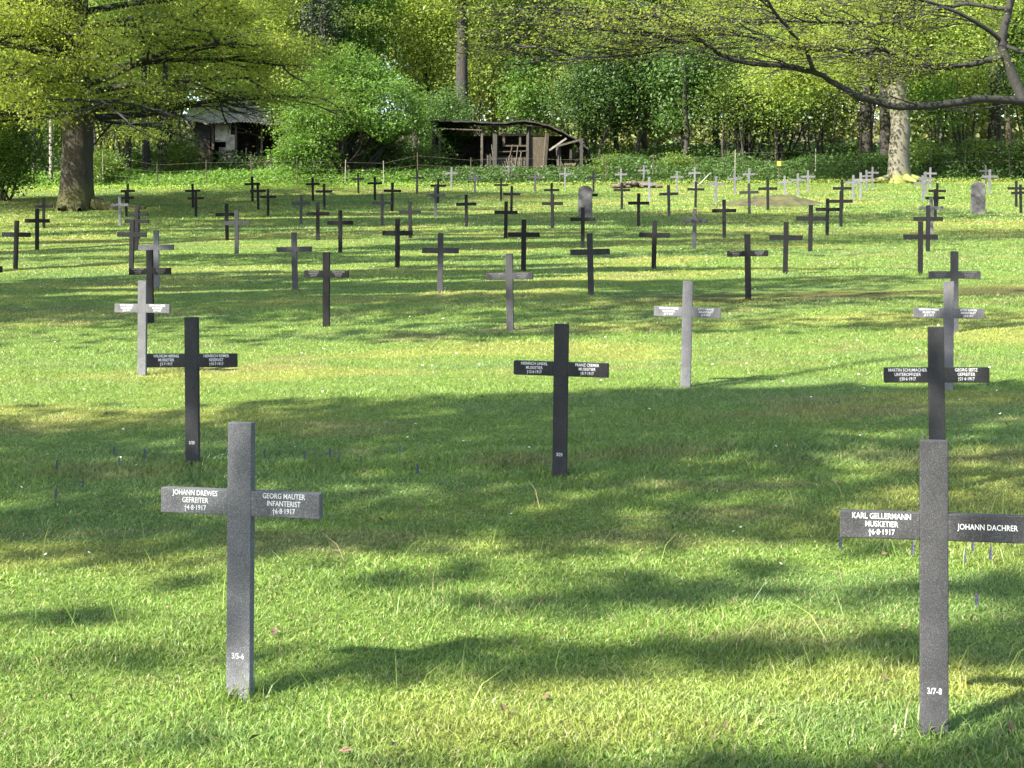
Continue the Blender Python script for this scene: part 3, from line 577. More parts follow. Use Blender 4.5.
# --- pale beech behind at right
def beech():
    rng = np.random.default_rng(8); x, y = 16.7, 64.6; z = tz(x, y)
    t = empty('beech_tree', (x, y, z)); tag(t, 'pale smooth beech trunk with flared foot at the right of the wood edge', 'tree')
    mb = MB(); trunk_mesh(mb, rng, [[0, 0, -.4], [0, 0, 1], [.0, 0, 2.5], [-.05, .1, 4], [.1, 0, 7], [0, 0, 13]], [.46, .44, .41, .40, .34, .12], 26, .28, 4, .03, .8)
    for a, L_, r in ((3.3, 2.0, .14), (-1.2, 1.2, .16), (-.3, 1.3, .14)):
        s = np.linspace(.45, L_, 7); P = np.c_[np.cos(a)*s, np.sin(a)*s, .45*np.exp(-s*1.3)]; P[:, 2] += terrain(x+P[:, 0], y+P[:, 1])-z; mb.tube(P, r*np.linspace(1.1, .3, 7), 8)
    mb.build('trunk', M['bark_beech'], t, True)
    o, q = clump_crown(rng, [0, 0, 9.3], [7.6, 6.2, 5.9], 620, 80, .55, .105, .6, M['leaf_yellow'], parent=t, zmin=3.4)
    clump_crown(rng, [-4.8, -1.2, 4.7], [3.4, 2.2, 1.2], 120, 80, .5, .105, .7, M['leaf_yellow'], parent=t, zmin=3.2, shell=.3)
    lb = MB(); sel = q[rng.choice(len(q), 60)]; limbs_to(lb, rng, lambda u: np.array([0, 0, 3.5+6*u]), sel, .11); lb.build('limbs', M['bark_limb'], t, True)
beech()

# --- prototypes for the wood behind
def wood_tree(name, seed, mat, bark, h, cz, rad, nl, leafn, spread, size, tr, zmin, lean=0, stems=1, flat=.35, shell=.45):
    rng = np.random.default_rng(seed); t = empty(name, (0, 0, 0))
    mb = MB()
    for s in range(stems):
        a = rng.random()*6.28; l = (lean if stems == 1 else .1+.16*rng.random())
        top = np.array([math.cos(a)*l*h, math.sin(a)*l*h, h*.8]); b = np.array([math.cos(a)*.18, math.sin(a)*.18, -.4])*(stems > 1)+[0, 0, -.3*(stems == 1)]
        P = np.linspace(0, 1, 7)[:, None]*(top-b)+b; P[1:, :2] += rng.normal(size=(6, 2))*.12
        trunk_mesh(mb, rng, P, tr*np.linspace(1, .3, 7)*rng.uniform(.7, 1.1), 10, .15, 0, .05)
    o, q = clump_crown(rng, [0, 0, cz], rad, nl, leafn, spread, size, flat, mat, parent=t, zmin=zmin, shell=shell, sprays=False)
    sel = q[rng.choice(len(q), 26)]; limbs_to(mb, rng, lambda u: np.array([0, 0, h*(.2+.45*u)]), sel, tr*.2)
    mb.build('trunk', bark, t, True)
    return t
PR = {
 'tall': wood_tree('woodland_tree', 101, M['leaf_yellow'], M['bark_dark'], 15, 9.2, (4.0, 3.6, 6.6), 460, 62, .6, .135, .2, 2.2),
 'tall2': wood_tree('woodland_tree', 102, M['leaf_mid'], M['bark_dark'], 15, 9.0, (3.7, 3.6, 6.6), 430, 62, .6, .135, .2, 2.2, .04),
 'tall3': wood_tree('woodland_tree', 103, M['leaf_fresh'], M['bark_brown'], 14, 8.4, (3.8, 3.4, 6.3), 450, 62, .6, .13, .17, 2.0, .05),
 'dark': wood_tree('dark_tree', 104, M['leaf_dark'], M['bark_dark'], 9, 5.0, (3.0, 2.6, 3.9), 400, 46, .45, .13, .16, 1.2, 0, 2),
 'sapling': wood_tree('young_tree', 105, M['leaf_fresh'], M['bark_dark'], 6.5, 4.0, (1.9, 1.7, 2.8), 170, 34, .42, .12, .07, 1.1, .04, 3),
 'sapling2': wood_tree('young_tree', 106, M['leaf_yellow'], M['bark_dark'], 7.0, 4.5, (2.2, 1.8, 2.7), 150, 30, .45, .12, .08, 1.6, .06, 5),
 'sapling3': wood_tree('young_tree', 108, M['leaf_mid'], M['bark_dark'], 7.0, 4.3, (2.2, 1.9, 2.9), 190, 44, .42, .10, .07, 1.5, .06, 5),
 'shrub': wood_tree('leafy_shrub', 107, M['leaf_mid'], M['bark_dark'], 3.2, 1.5, (1.7, 1.4, 1.5), 150, 36, .3, .10, .04, .1, 0, 4),
}
used = {}
def plant(kind, x, y, label, s=1., sz=1., name=None, group=None, rz=None):
    src = PR[kind]; rg = random.Random(int(x*100+y*7))
    if kind in used: t = copy_tree(src)
    else: t = src; used[kind] = 1
    t.location = (x, y, tz(x, y)-.05); t.rotation_euler = (0, 0, rg.uniform(0, 6.28) if rz is None else rz); t.scale = (s, s, s*sz)
    for k in ('group',):
        if k in t.keys(): del t[k]
    tag(t, label, 'tree' if kind != 'shrub' else 'shrub', group)
    return t
LM = [(-24, 'far left beyond the old tree'), (-15, 'behind the old mossy tree'), (-11.5, 'above the ruined hut'), (-4.5, 'above the big round shrub'), (3.4, 'above the collapsing shed'), (10, 'in the shaded middle right'), (15.2, 'above the yellow marker post'), (18.5, 'behind the pale beech'), (40, 'at the far right')]
def lmk(x, y):
    xx = x*70/y
    for a, s in LM:
        if xx < a: return s
    return 'at the far right'
kn = {'tall': 'tall yellow-green tree', 'tall2': 'tall mid-green tree', 'tall3': 'tall fresh green tree', 'dark': 'dark green bushy tree', 'sapling': 'slender fresh green young tree', 'sapling2': 'many-stemmed yellow-green young tree', 'sapling3': 'many-stemmed mid-green young tree', 'shrub': 'low mid-green shrub'}
W_ = [('sapling', -27, 66, 1, 1), ('sapling2', -24.2, 69, 1, 1), ('sapling', -21.3, 69.5, 1, 1), ('sapling2', -18.6, 68.5, 0.95, 1), ('sapling2', -10.9, 73.8, 0.9, 1), ('dark', -3.2, 73.2, 0.62, 0.9), ('dark', -6.4, 72.2, 0.55, 0.6), ('dark', -8.4, 72.8, 0.5, 0.6), ('sapling2', -1.6, 77, 1.0, 1), ('sapling', 0.8, 75.6, 1.0, 1), ('sapling2', 3.4, 76, 1, 1), ('sapling', -13.6, 79, 1.1, 1), ('sapling2', -16.9, 74.5, 1, 1), ('sapling', -19.8, 73.5, 1.1, 1), ('sapling2', -23, 74, 1.1, 1), ('dark', 3.9, 72.5, 0.8, 1), ('dark', 5.6, 73.0, 1.0, 1.05), ('dark', 8.4, 71.6, 0.95, 1.05), ('sapling3', 10.3, 70.2, 0.95, 1), ('sapling3', 12.4, 70.4, 0.9, 1), ('sapling3', 14.6, 72, 1, 1), ('sapling3', 11.5, 73.5, 1.1, 1), ('sapling3', 13.4, 74.5, 1.1, 1), ('sapling', 19.4, 69.5, 0.95, 1), ('sapling2', 21.5, 71, 1, 1), ('sapling', 24.2, 69, 1, 1), ('sapling2', 27, 70, 1, 1), ('shrub', -18.2, 66.5, 0.8, 0.8), ('shrub', 4.6, 67.6, 0.7, 0.7), ('shrub', 7.5, 68.4, 0.7, 0.7), ('shrub', 18.6, 67.2, 0.9, 0.75), ('shrub', 20.8, 67.3, 0.9, 0.8), ('shrub', 23.2, 67, 1, 0.8), ('shrub', -3.9, 69.2, 0.8, 0.8), ('tall', -30.34, 79.01, 0.96, 1), ('tall3', -27.33, 75.66, 0.93, 1), ('tall', -22.37, 77.28, 1.0, 1), ('tall2', -17.85, 78.42, 0.97, 1), ('tall', -12.73, 75.46, 1.02, 1), ('tall3', -8.5, 77.79, 0.97, 1), ('tall', -4.42, 79.54, 0.88, 1), ('tall2', 0.66, 80.09, 0.94, 1), ('tall2', 4.06, 79.01, 0.93, 1), ('tall2', 7.49, 81.54, 1.02, 1), ('tall', 12.04, 76.59, 0.96, 1), ('tall2', 18.79, 78.15, 0.98, 1), ('tall', 22.25, 77.95, 0.98, 1), ('tall3', 25.89, 79.16, 0.96, 1), ('tall', 29.54, 78.33, 0.85, 1), ('tall3', -37.55, 85.78, 1.07, 1), ('tall2', -33.33, 87.82, 1.14, 1), ('tall', -27.75, 88.72, 1.07, 1), ('tall', -22.43, 86.86, 1.0, 1), ('tall3', -15.46, 85.68, 1.05, 1), ('tall2', -10.96, 87.97, 1.07, 1), ('tall', -5.82, 87.46, 1.08, 1), ('tall', 0.07, 86.61, 1.05, 1), ('tall3', 4.69, 88.73, 1.16, 1), ('tall2', 11.84, 85.03, 1.15, 1), ('tall', 14.9, 89.41, 1.09, 1), ('tall', 21.62, 86.9, 1.06, 1), ('tall3', 28.93, 87.14, 1.11, 1), ('tall2', 33.09, 88.07, 1.05, 1), ('tall', 37.67, 87.8, 1.05, 1)]
seen = {}
for kind, x, y, s, sz in W_:
    rank = 'front rank' if y < 74 else ('second rank' if y < 83 else 'rear rank')
    key = (kind, lmk(x, y), rank); seen.setdefault(key, []).append((x, y, s, sz))
ORD = ['leftmost', 'second from the left', 'third from the left', 'fourth from the left', 'fifth from the left', 'sixth from the left']
for (kind, lk, rank), L in seen.items():
    L.sort(key=lambda q: q[0]/q[1])
    for i, (x, y, s, sz) in enumerate(L):
        lb = '%s %s, %s' % (kn[kind], lk, rank)
        if len(L) > 1: lb = '%s %s' % (ORD[i], lb)
        plant(kind, x, y, lb, s, sz, group='trees of the wood behind the lawn')

# distant wood, one mass
def distant_wood():
    rng = np.random.default_rng(55); mb = MB(); tb = MB()
    for k in range(60):
        x = -54+108*(k+.5)/60+rng.normal()*1.2; y = rng.uniform(98, 116); z = tz(x, y)
        n = 240; d = rng.normal(size=(n, 3)); d /= np.linalg.norm(d, axis=1)[:, None]; q = np.array([x, y, z+8.5])+d*np.array([3.0, 3, 10.5])*(.3+.7*rng.random((n, 1))); q[:, 2] = np.maximum(q[:, 2], z+.3+rng.random(n))
        kk = np.repeat(np.arange(n), 30); p = q[kk]+rng.normal(size=(len(kk), 3))*.75; leaves(mb, p, .34, rng, .15)
        mb.tube([[x, y, z-.5], [x+rng.normal()*.3, y, z+6], [x, y, z+14]], [.2, .15, .05], 5)
    o = mb.build('distant_wood', leafmat('leaf_distant', [(0, (.14, .18, .06)), (1, (.29, .31, .13)), (.5, (.21, .24, .09))], .55)); tag(o, 'distant mass of spring woodland filling the background', 'wood', kind='stuff')
distant_wood()

# --- special trees
def round_shrub():
    rng = np.random.default_rng(61); x, y = -7.35, 68.6; z = tz(x, y); t = empty('round_shrub', (x, y, z))
    tag(t, 'big round light green shrub with dark hollow under it between hut and shed', 'shrub')
    o, q = clump_crown(rng, [0, 0, 3.1], [3.95, 2.9, 2.75], 900, 70, .34, .09, .45, M['leaf_fresh'], parent=t, zmin=1.1, shell=.7, keep=lambda p, g: ~((p[:, 0] > -1.2) & (p[:, 2] < 2.0+.25*np.sin(p[:, 0]*3))))
    clump_crown(rng, [0, 0, 3.3], [4.6, 3.2, 3.3], 60, 40, .28, .09, .45, M['leaf_fresh'], name='crown', parent=t, zmin=2.2, shell=.93)
    o2, q2 = clump_crown(rng, [-.2, .1, 5.0], [1.9, 1.7, 1.6], 200, 50, .34, .105, .45, M['leaf_fresh'], parent=t, shell=.6)
    o3, q3 = clump_crown(rng, [-2.1, -1.1, 1.5], [2.0, 1.2, 1.0], 130, 46, .3, .10, .5, M['leaf_fresh'], parent=t, zmin=.25, shell=.4)
    mb = MB()
    for k in range(9):
        a = rng.random()*6.28; grow(rng, [math.cos(a)*.2, math.sin(a)*.2, -.2], [math.cos(a)*.5, math.sin(a)*.5, 1], 3.6, .09, 0, 1, mb, [], 0, .15, (3, 4))
    sel = q[rng.choice(len(q), 70)]; limbs_to(mb, rng, lambda u: np.array([0, 0, .5+1.5*u]), sel, .04); mb.build('stems', M['bark_dark'], t, True)
round_shrub()
def small_bush():
    rng = np.random.default_rng(62); x, y = -15.6, 71.0; z = tz(x, y); t = empty('small_bush', (x, y, z)); tag(t, 'small upright dark olive bush left of the ruined hut', 'bush')
    clump_crown(rng, [0, 0, 1.3], [.95, .8, 1.3], 150, 50, .2, .07, .3, M['leaf_mid'], parent=t, zmin=.1)
    mb = MB()
    for k in range(5): grow(rng, [0, 0, -.1], [rng.normal()*.3, rng.normal()*.3, 1], 1.6, .03, 0, 1, mb, [], 0, .12, (2, 3))
    mb.build('stems', M['bark_dark'], t, True)
small_bush()
def conifer():
    rng = np.random.default_rng(63); x, y = -9.5, 73.6; z = tz(x, y); t = empty('ivy_covered_tree', (x, y, z)); tag(t, 'narrow blackish ivy-covered tree rising behind the round shrub', 'tree')
    mb = MB(); trunk_mesh(mb, rng, [[0, 0, -.3], [.1, 0, 5], [.3, 0, 9], [.2, 0, 15]], [.3, .25, .2, .08], 10); mb.build('trunk', M['bark_dark'], t, True)
    n = 330; h = 2+11*rng.random(n); a = rng.random(n)*6.28; r = (.9+.6*vnoise(h*1.2, h*0, 4))*rng.random(n)**.5
    q = np.c_[np.cos(a)*r, np.sin(a)*r, h]; k = np.repeat(np.arange(n), 40); p = q[k]+rng.normal(size=(len(k), 3))*.25
    lb = MB(); leaves(lb, p, .11, rng, .2); lb.build('crown', M['needle'], t)
conifer()
def single_trunk(name, x, y, r, h, bark, label, lean=(0, 0), crown=None, mat='leaf_yellow', seed=1, ivy=False):
    rng = np.random.default_rng(seed); z = tz(x, y); t = empty(name, (x, y, z)); tag(t, label, 'tree')
    P = [[0, 0, -.3], [lean[0]*.3*h, 0, .3*h], [lean[0]*.6*h, lean[1]*.6*h, .6*h], [lean[0]*h, lean[1]*h, h]]
    mb = MB(); trunk_mesh(mb, rng, P, [r, r*.85, r*.68, r*.3], 16, .2, 0, .06)
    c = crown or (0, 0, h*.85, 2.6, 2.4, h*.3, 150)
    o, q = clump_crown(rng, [lean[0]*h+c[0], c[1], c[2]], c[3:6], c[6], 42, .5, .14, .4, M[mat], parent=t, zmin=2.5)
    sel = q[rng.choice(len(q), 14)]; limbs_to(mb, rng, lambda u: np.array([lean[0]*h*(.5+.4*u), 0, h*(.5+.4*u)]), sel, r*.16); mb.build('trunk', bark, t, True)
S_ = [{'name': 'woodland_tree', 'x': -2.5, 'y': 75.5, 'r': 0.38, 'h': 13, 'bark': 'bark_dark', 'label': 'tall dark-trunked tree rising directly behind the shed roof', 'crown': (0, 0, 11, 3.6, 3, 3.6, 260), 'seed': 401}, {'name': 'woodland_tree', 'x': 17.1, 'y': 72.5, 'r': 0.33, 'h': 12, 'bark': 'bark_dark', 'label': 'dark trunk close left of the pale beech, left one of a pair', 'seed': 402}, {'name': 'woodland_tree', 'x': 18.0, 'y': 72.0, 'r': 0.33, 'h': 12, 'bark': 'bark_dark', 'label': 'dark leaning trunk close left of the pale beech, right one of a pair', 'lean': (-0.03, 0), 'seed': 403}, {'name': 'woodland_tree', 'x': 23.0, 'y': 71.5, 'r': 0.34, 'h': 12, 'bark': 'bark_dark', 'label': 'dark trunk standing in brush at the far right edge', 'seed': 404}, {'name': 'woodland_tree', 'x': -18.2, 'y': 71, 'r': 0.17, 'h': 10, 'bark': 'bark_dark', 'label': 'dark trunk right of the old tree, leftmost of three', 'seed': 405, 'lean': (0.02, 0), 'mat': 'leaf_mid'}, {'name': 'woodland_tree', 'x': -17.4, 'y': 71.5, 'r': 0.2, 'h': 10, 'bark': 'bark_dark', 'label': 'dark trunk right of the old tree, middle of three', 'seed': 406, 'lean': (-0.03, 0), 'mat': 'leaf_mid'}, {'name': 'woodland_tree', 'x': -16.7, 'y': 71.8, 'r': 0.17, 'h': 10, 'bark': 'bark_dark', 'label': 'dark trunk right of the old tree, right of three', 'seed': 407, 'lean': (0.02, 0), 'mat': 'leaf_mid'}, {'name': 'birch_tree', 'x': -20.6, 'y': 67, 'r': 0.09, 'h': 9, 'bark': 'bark_pale', 'label': 'thin pale birch stem just left of the old tree', 'seed': 408}, {'name': 'birch_tree', 'x': -22.0, 'y': 69, 'r': 0.08, 'h': 9, 'bark': 'bark_pale', 'label': 'thin pale birch stem at the far left edge', 'seed': 409}]
for a in S_: single_trunk(**{**a, 'bark': M[a['bark']]})

# --- unseen trees around and behind the viewer, crowns shaped to shade the lawn as wanted
def shade(X, Y):
    """wanted canopy density over ground point"""
    s = np.zeros(len(X)); n2 = fbm(X*.16+3, Y*.95, 211, 4)
    wob = .5*(fbm(X*.5, Y*0+1, 77)-.5)
    Yw = Y+wob
    def band(a, b, e=.35): return ss(a-e, a+e, Yw)*(1-ss(b-e, b+e, Yw))
    n3 = fbm(X*.45+5, Y*2.6, 231, 4)
    s += band(2.5, 6.9, .3)*(.42*ss(.55, .66, n3))
    s += band(6.9, 11.9, .35)*(.36+.34*n3)
    s += band(16.4, 21.5, .6)*(.85*ss(.28, .42, n2)+.35)
    s += band(21.5, 36, .8)*(1.0*ss(.44, .54, n2))
    s += band(36, 39.5, .8)*(.55*ss(.48, .60, n2))
    s += band(39.5, 47, .9)*np.where(X > 3, 1.25, .8*ss(.38, .52, n2))
    s += band(47, 63, .9)*np.where(X > 0, .08, np.where(X < -11, 1.2, .7*ss(.48, .58, n2)))
    s *= 1-.9*np.exp(-((X+.5)/1.1)**2-((Y-6.0)/.8)**2)      # a gap over the front left cross
    return s
def keep(p0, off):
    def f(p, rng):
        P = p+off; g = P.copy()
        zt = terrain(P[:, 0], P[:, 1])
        for _ in range(6):
            k = (P[:, 2]-zt)/SUN_DIR[2]; gx = P[:, 0]-SUN_DIR[0]*k; gy = P[:, 1]-SUN_DIR[1]*k; zt = terrain(gx, gy)
        d = shade(gx, gy)
        vis = (np.abs(P[:, 0]) < .36*P[:, 1]+.6) & (P[:, 2] < CAMZ+.19*P[:, 1]+.5) & (P[:, 1] > 0)
        inw = (gy > 2) & (gy < 64) & (np.abs(gx) < .36*gy+3)
        d = np.where(inw, d, np.where(gy > 62, 0., .25))
        return (rng.random(len(P)) < d*.55) & ~vis
    return f
def shade_tree(x, y, h, rx, ry, rzd, n, seed, label):
    rng = np.random.default_rng(seed); z = tz(x, y); t = empty('shade_tree', (x, y, z)); tag(t, label, 'tree')
    off = np.array([x, y, z]); o, q = clump_crown(rng, [0, 0, h], [rx, ry, rzd], n, 60, .75, .24, .9, M['leaf_fresh'], parent=t, keep=keep(None, off), shell=.15)
    mb = MB(); trunk_mesh(mb, rng, [[0, 0, -.4], [0, 0, h*.4], [0, 0, h*.7], [0, 0, h+rzd*.6]], [.42, .26, .14, .04], 14, .3, 5, .04)
    mb.build('trunk', M['bark_grey'], t, True)
SH = [(-10, -4, 13, 8, 8, 4, 520), (-17, -8, 15, 8, 8, 4, 300), (-10, 3.6, 14, 9, 8.5, 4, 700), (-18, -2, 16, 8, 9, 4, 420), (-13, 15, 15, 10, 7.5, 4, 750), (-22, 12, 18, 8, 8, 5, 350), (-15.5, 24, 17, 11, 8, 4.5, 850), (-26, 24, 19, 8, 8, 5, 350), (-19, 35, 18.5, 13, 8, 4.5, 950), (-1.2, -7, 15, 7, 6, 4, 300), (-24, 46, 18, 9, 8, 4, 450), (-17, 29.5, 21, 17, 5.5, 4, 800)]
for i, (x, y, h, rx, ry, rz_, n) in enumerate(SH):
    shade_tree(x, y, h, rx, ry, rz_, n, 300+i, 'tall leafy tree out of view to the left, number %s along the lawn edge' % ['one', 'two', 'three', 'four', 'five', 'six', 'seven', 'eight', 'nine', 'ten', 'eleven', 'twelve'][i])

# ------------------------------------------------------------------ undergrowth along the wood edge
def undergrowth():
    rng = np.random.default_rng(71)
    def strip(name, mat, x0, x1, y0, y1, hfun, n, size, label, flat=.5):
        mb = MB(); X = x0+(x1-x0)*rng.random(n); Y = y0+(y1-y0)*rng.random(n); h = hfun(X, Y)
        z = terrain(X, Y)+h*rng.random(n)**.6; leaves(mb, np.c_[X, Y, z], size, rng, flat)
        nb = n//30; X = x0+(x1-x0)*rng.random(nb); Y = y0+(y1-y0)*rng.random(nb); h = hfun(X, Y)*1.05; B = np.c_[X, Y, terrain(X, Y)]
        T_ = B+np.c_[rng.normal(size=(nb, 2))*.12, h]; s_ = np.tile([.008, 0, 0], (nb, 1)); mb.add(np.stack([B-s_, B+s_, T_], 1).reshape(-1, 3), np.arange(3*nb).reshape(-1, 3))
        tag(mb.build(name, M[mat]), label, 'undergrowth', kind='stuff')
    strip('nettles', 'leaf_fresh', -30, -3.2, 65, 73, lambda X, Y: (.15+.75*fbm(X*.7, Y*.7, 5))*ss(64.6, 67.5, Y), 60000, .10, 'fresh green nettles and weeds along the left wood edge')
    strip('brambles', 'leaf_dark', -4, 31, 65.0, 71.5, lambda X, Y: (.3+1.3*fbm(X*.6, Y*.6, 9))*ss(64.7, 66.6, Y)*np.where(X < 4.2, .55, 1.), 80000, .10, 'dark tangled brambles along the right wood edge')
    strip('ground_ivy', 'leaf_dark', -32, 34, 71, 90, lambda X, Y: .3+1.3*fbm(X*.5, Y*.5, 13), 90000, .15, 'dark ivy and brush under the wood')
    strip('lawn_edge_weeds', 'leaf_yellow', -22, 22, 63.5, 65.6, lambda X, Y: .05+.22*fbm(X*1.3, Y*1.3, 19), 9000, .06, 'pale weeds and moss at the foot of the brambles')
undergrowth()
def left_hedge():
    rng = np.random.default_rng(73); x, y = -19.6, 57.5; z = tz(x, y); t = empty('hedge_bush', (x, y, z)); tag(t, 'dense fresh green bush at the left edge beside the old tree', 'bush')
    clump_crown(rng, [0, 0, 2.0], [2.3, 1.8, 2.1], 420, 46, .28, .085, .4, M['leaf_fresh'], parent=t, zmin=.15, sprays=False)
    mb = MB()
    for k in range(8): grow(rng, [rng.normal()*.3, 0, -.1], [rng.normal()*.4, rng.normal()*.3, 1], 3, .05, 0, 1, mb, [], 0, .12, (3, 4))
    mb.build('stems', M['bark_dark'], t, True)
left_hedge()

# ------------------------------------------------------------------ ruined hut
M['old_wood'] = simplemat('old_grey_wood', (.025, .021, .014), (.085, .07, .05), 5, .9, (1, 1, 6))
M['tan_wood'] = simplemat('tan_boards', (.022, .017, .009), (.065, .05, .028), 5, .9, (8, 8, 1))
M['dark_wood'] = simplemat('tarred_wood', (.012, .01, .008), (.04, .032, .025), 5, .9, (1, 1, 5))
M['tin'] = simplemat('weathered_tin', (.09, .082, .07), (.36, .33, .29), 3, .6, (1, 3, 1))
M['plaster'] = simplemat('stained_plaster', (.12, .10, .08), (.38, .35, .30), 2.2, .9)
M['brick'] = simplemat('brick_rubble', (.06, .03, .02), (.17, .10, .065), 6, .9)
M['felt'] = simplemat('dark_roofing_felt', (.008, .007, .006), (.03, .026, .022), 4, .9)
def corrugated(mb, x0, x1, y0, y1, zf, n=60, amp=.03, th=.02):
    u = np.linspace(0, 1, n*4); X = x0+(x1-x0)*u; rows = 6; vs = []
    for s in (0, -th):
        for j in range(rows):
            y = y0+(y1-y0)*j/(rows-1); vs.append(np.c_[X, np.full_like(X, y), zf(X, np.full_like(X, y))+amp*np.sin(u*n*2*math.pi)+s])
    v = np.concatenate(vs); m = len(X); F = []
    for l in range(2):
        for j in range(rows-1):
            i = (l*rows+j)*m+np.arange(m-1); F.append(np.stack([i, i+1, i+1+m, i+m], -1))
    for j in (0, rows-1):
        i = j*m+np.arange(m-1); F.append(np.stack([i, i+1, i+1+rows*m, i+rows*m], -1))
    mb.add(v, np.concatenate(F))
def hut():
    x, y = -13.6, 74.0; z = CAMZ+(250-170)/1500*y; k = y/1500
    z = tz(x, y)-.05
    t = empty('ruined_hut', (x, y, z)); tag(t, 'ruined hut with pale tin roof and gaping dark openings behind the lawn at left', 'hut')
    def mk(nm, mat, *boxes, **kw):
        mb = MB()
        for b in boxes:
            if b[0] == 'bar': mb.bar(*b[1:])
            else: mb.box(*b)
        o = mb.build(nm, M[mat], t); return o
    mk('wall', 'dark_wood', (-2.0, 2.0, 2.6, 2.7, -.3, 3.0), (-2.1, -2.0, .1, 2.7, -.3, 2.8), (2.0, 2.1, .1, 2.7, -.3, 2.7), (-1.99, -1.3, .05, .12, -.2, 2.6))
    mk('wall', 'plaster', (-1.05, -.28, 0, .1, 1.75, 2.62), (-.5, -.05, -.06, -.003, 1.35, 2.1))['label'] = 'torn white plaster panel under the eaves'
    mk('wall', 'plaster', (-.9, -.1, .2, .3, .8, 1.5))['label'] = 'lower pale panel'
    mk('wall', 'tan_wood', (.7, 1.9, -.25, -.12, -.2, 1.05))['label'] = 'low pale board wall at right'
    mk('wall', 'brick', (-1.95, -1.15, -.25, .04, -.2, 1.35))['label'] = 'broken reddish brick wall at left'
    mk('post', 'old_wood', (-.06, .04, -.1, 0.0, -.2, 2.7)); mk('post', 'old_wood', (-1.22, -1.1, -.02, .1, 1.36, 2.7)); mk('post', 'old_wood', (1.2, 1.3, 0, .1, -.2, 2.65))
    mb = MB(); corrugated(mb, -2.5, 2.9, -.5, 1.3, lambda X, Y: 2.68+.55*(Y+.5)-.08*(X > .4)*(X-.4)+.04*np.sin(X*2.1), 34); r = mb.build('roof', M['tin'], t)
    mb = MB(); corrugated(mb, -2.5, 2.6, 1.35, 3.0, lambda X, Y: 3.66+.12*(3-Y)+.04*np.sin(X*1.7), 34); mb.build('roof', M['tin'], t)
    mk('dormer', 'dark_wood', (-1.0, .2, 1.4, 2.2, 3.4, 4.4)); mk('dormer_frame', 'plaster', (-1.12, -1.0, 1.35, 1.45, 3.3, 4.45), (.2, .32, 1.35, 1.45, 3.3, 4.45), (-1.0, .2, 1.35, 1.45, 4.4, 4.5))
    rng = np.random.default_rng(9)
    for j in range(12):
        a = (rng.uniform(-.9, 1.0), -.5+rng.random()*.3, -.1); b = (a[0]+rng.normal()*.25, -.35, rng.uniform(.7, 1.5)); mk('leaning_stick', 'old_wood', ('bar', a, b, .05))
    mk('rail', 'old_wood', ('bar', (-.9, -.55, .62), (1.0, -.55, .55), .06)); mk('rail', 'old_wood', ('bar', (-1.1, -.6, 1.15), (.1, -.6, 1.1), .05))
hut()
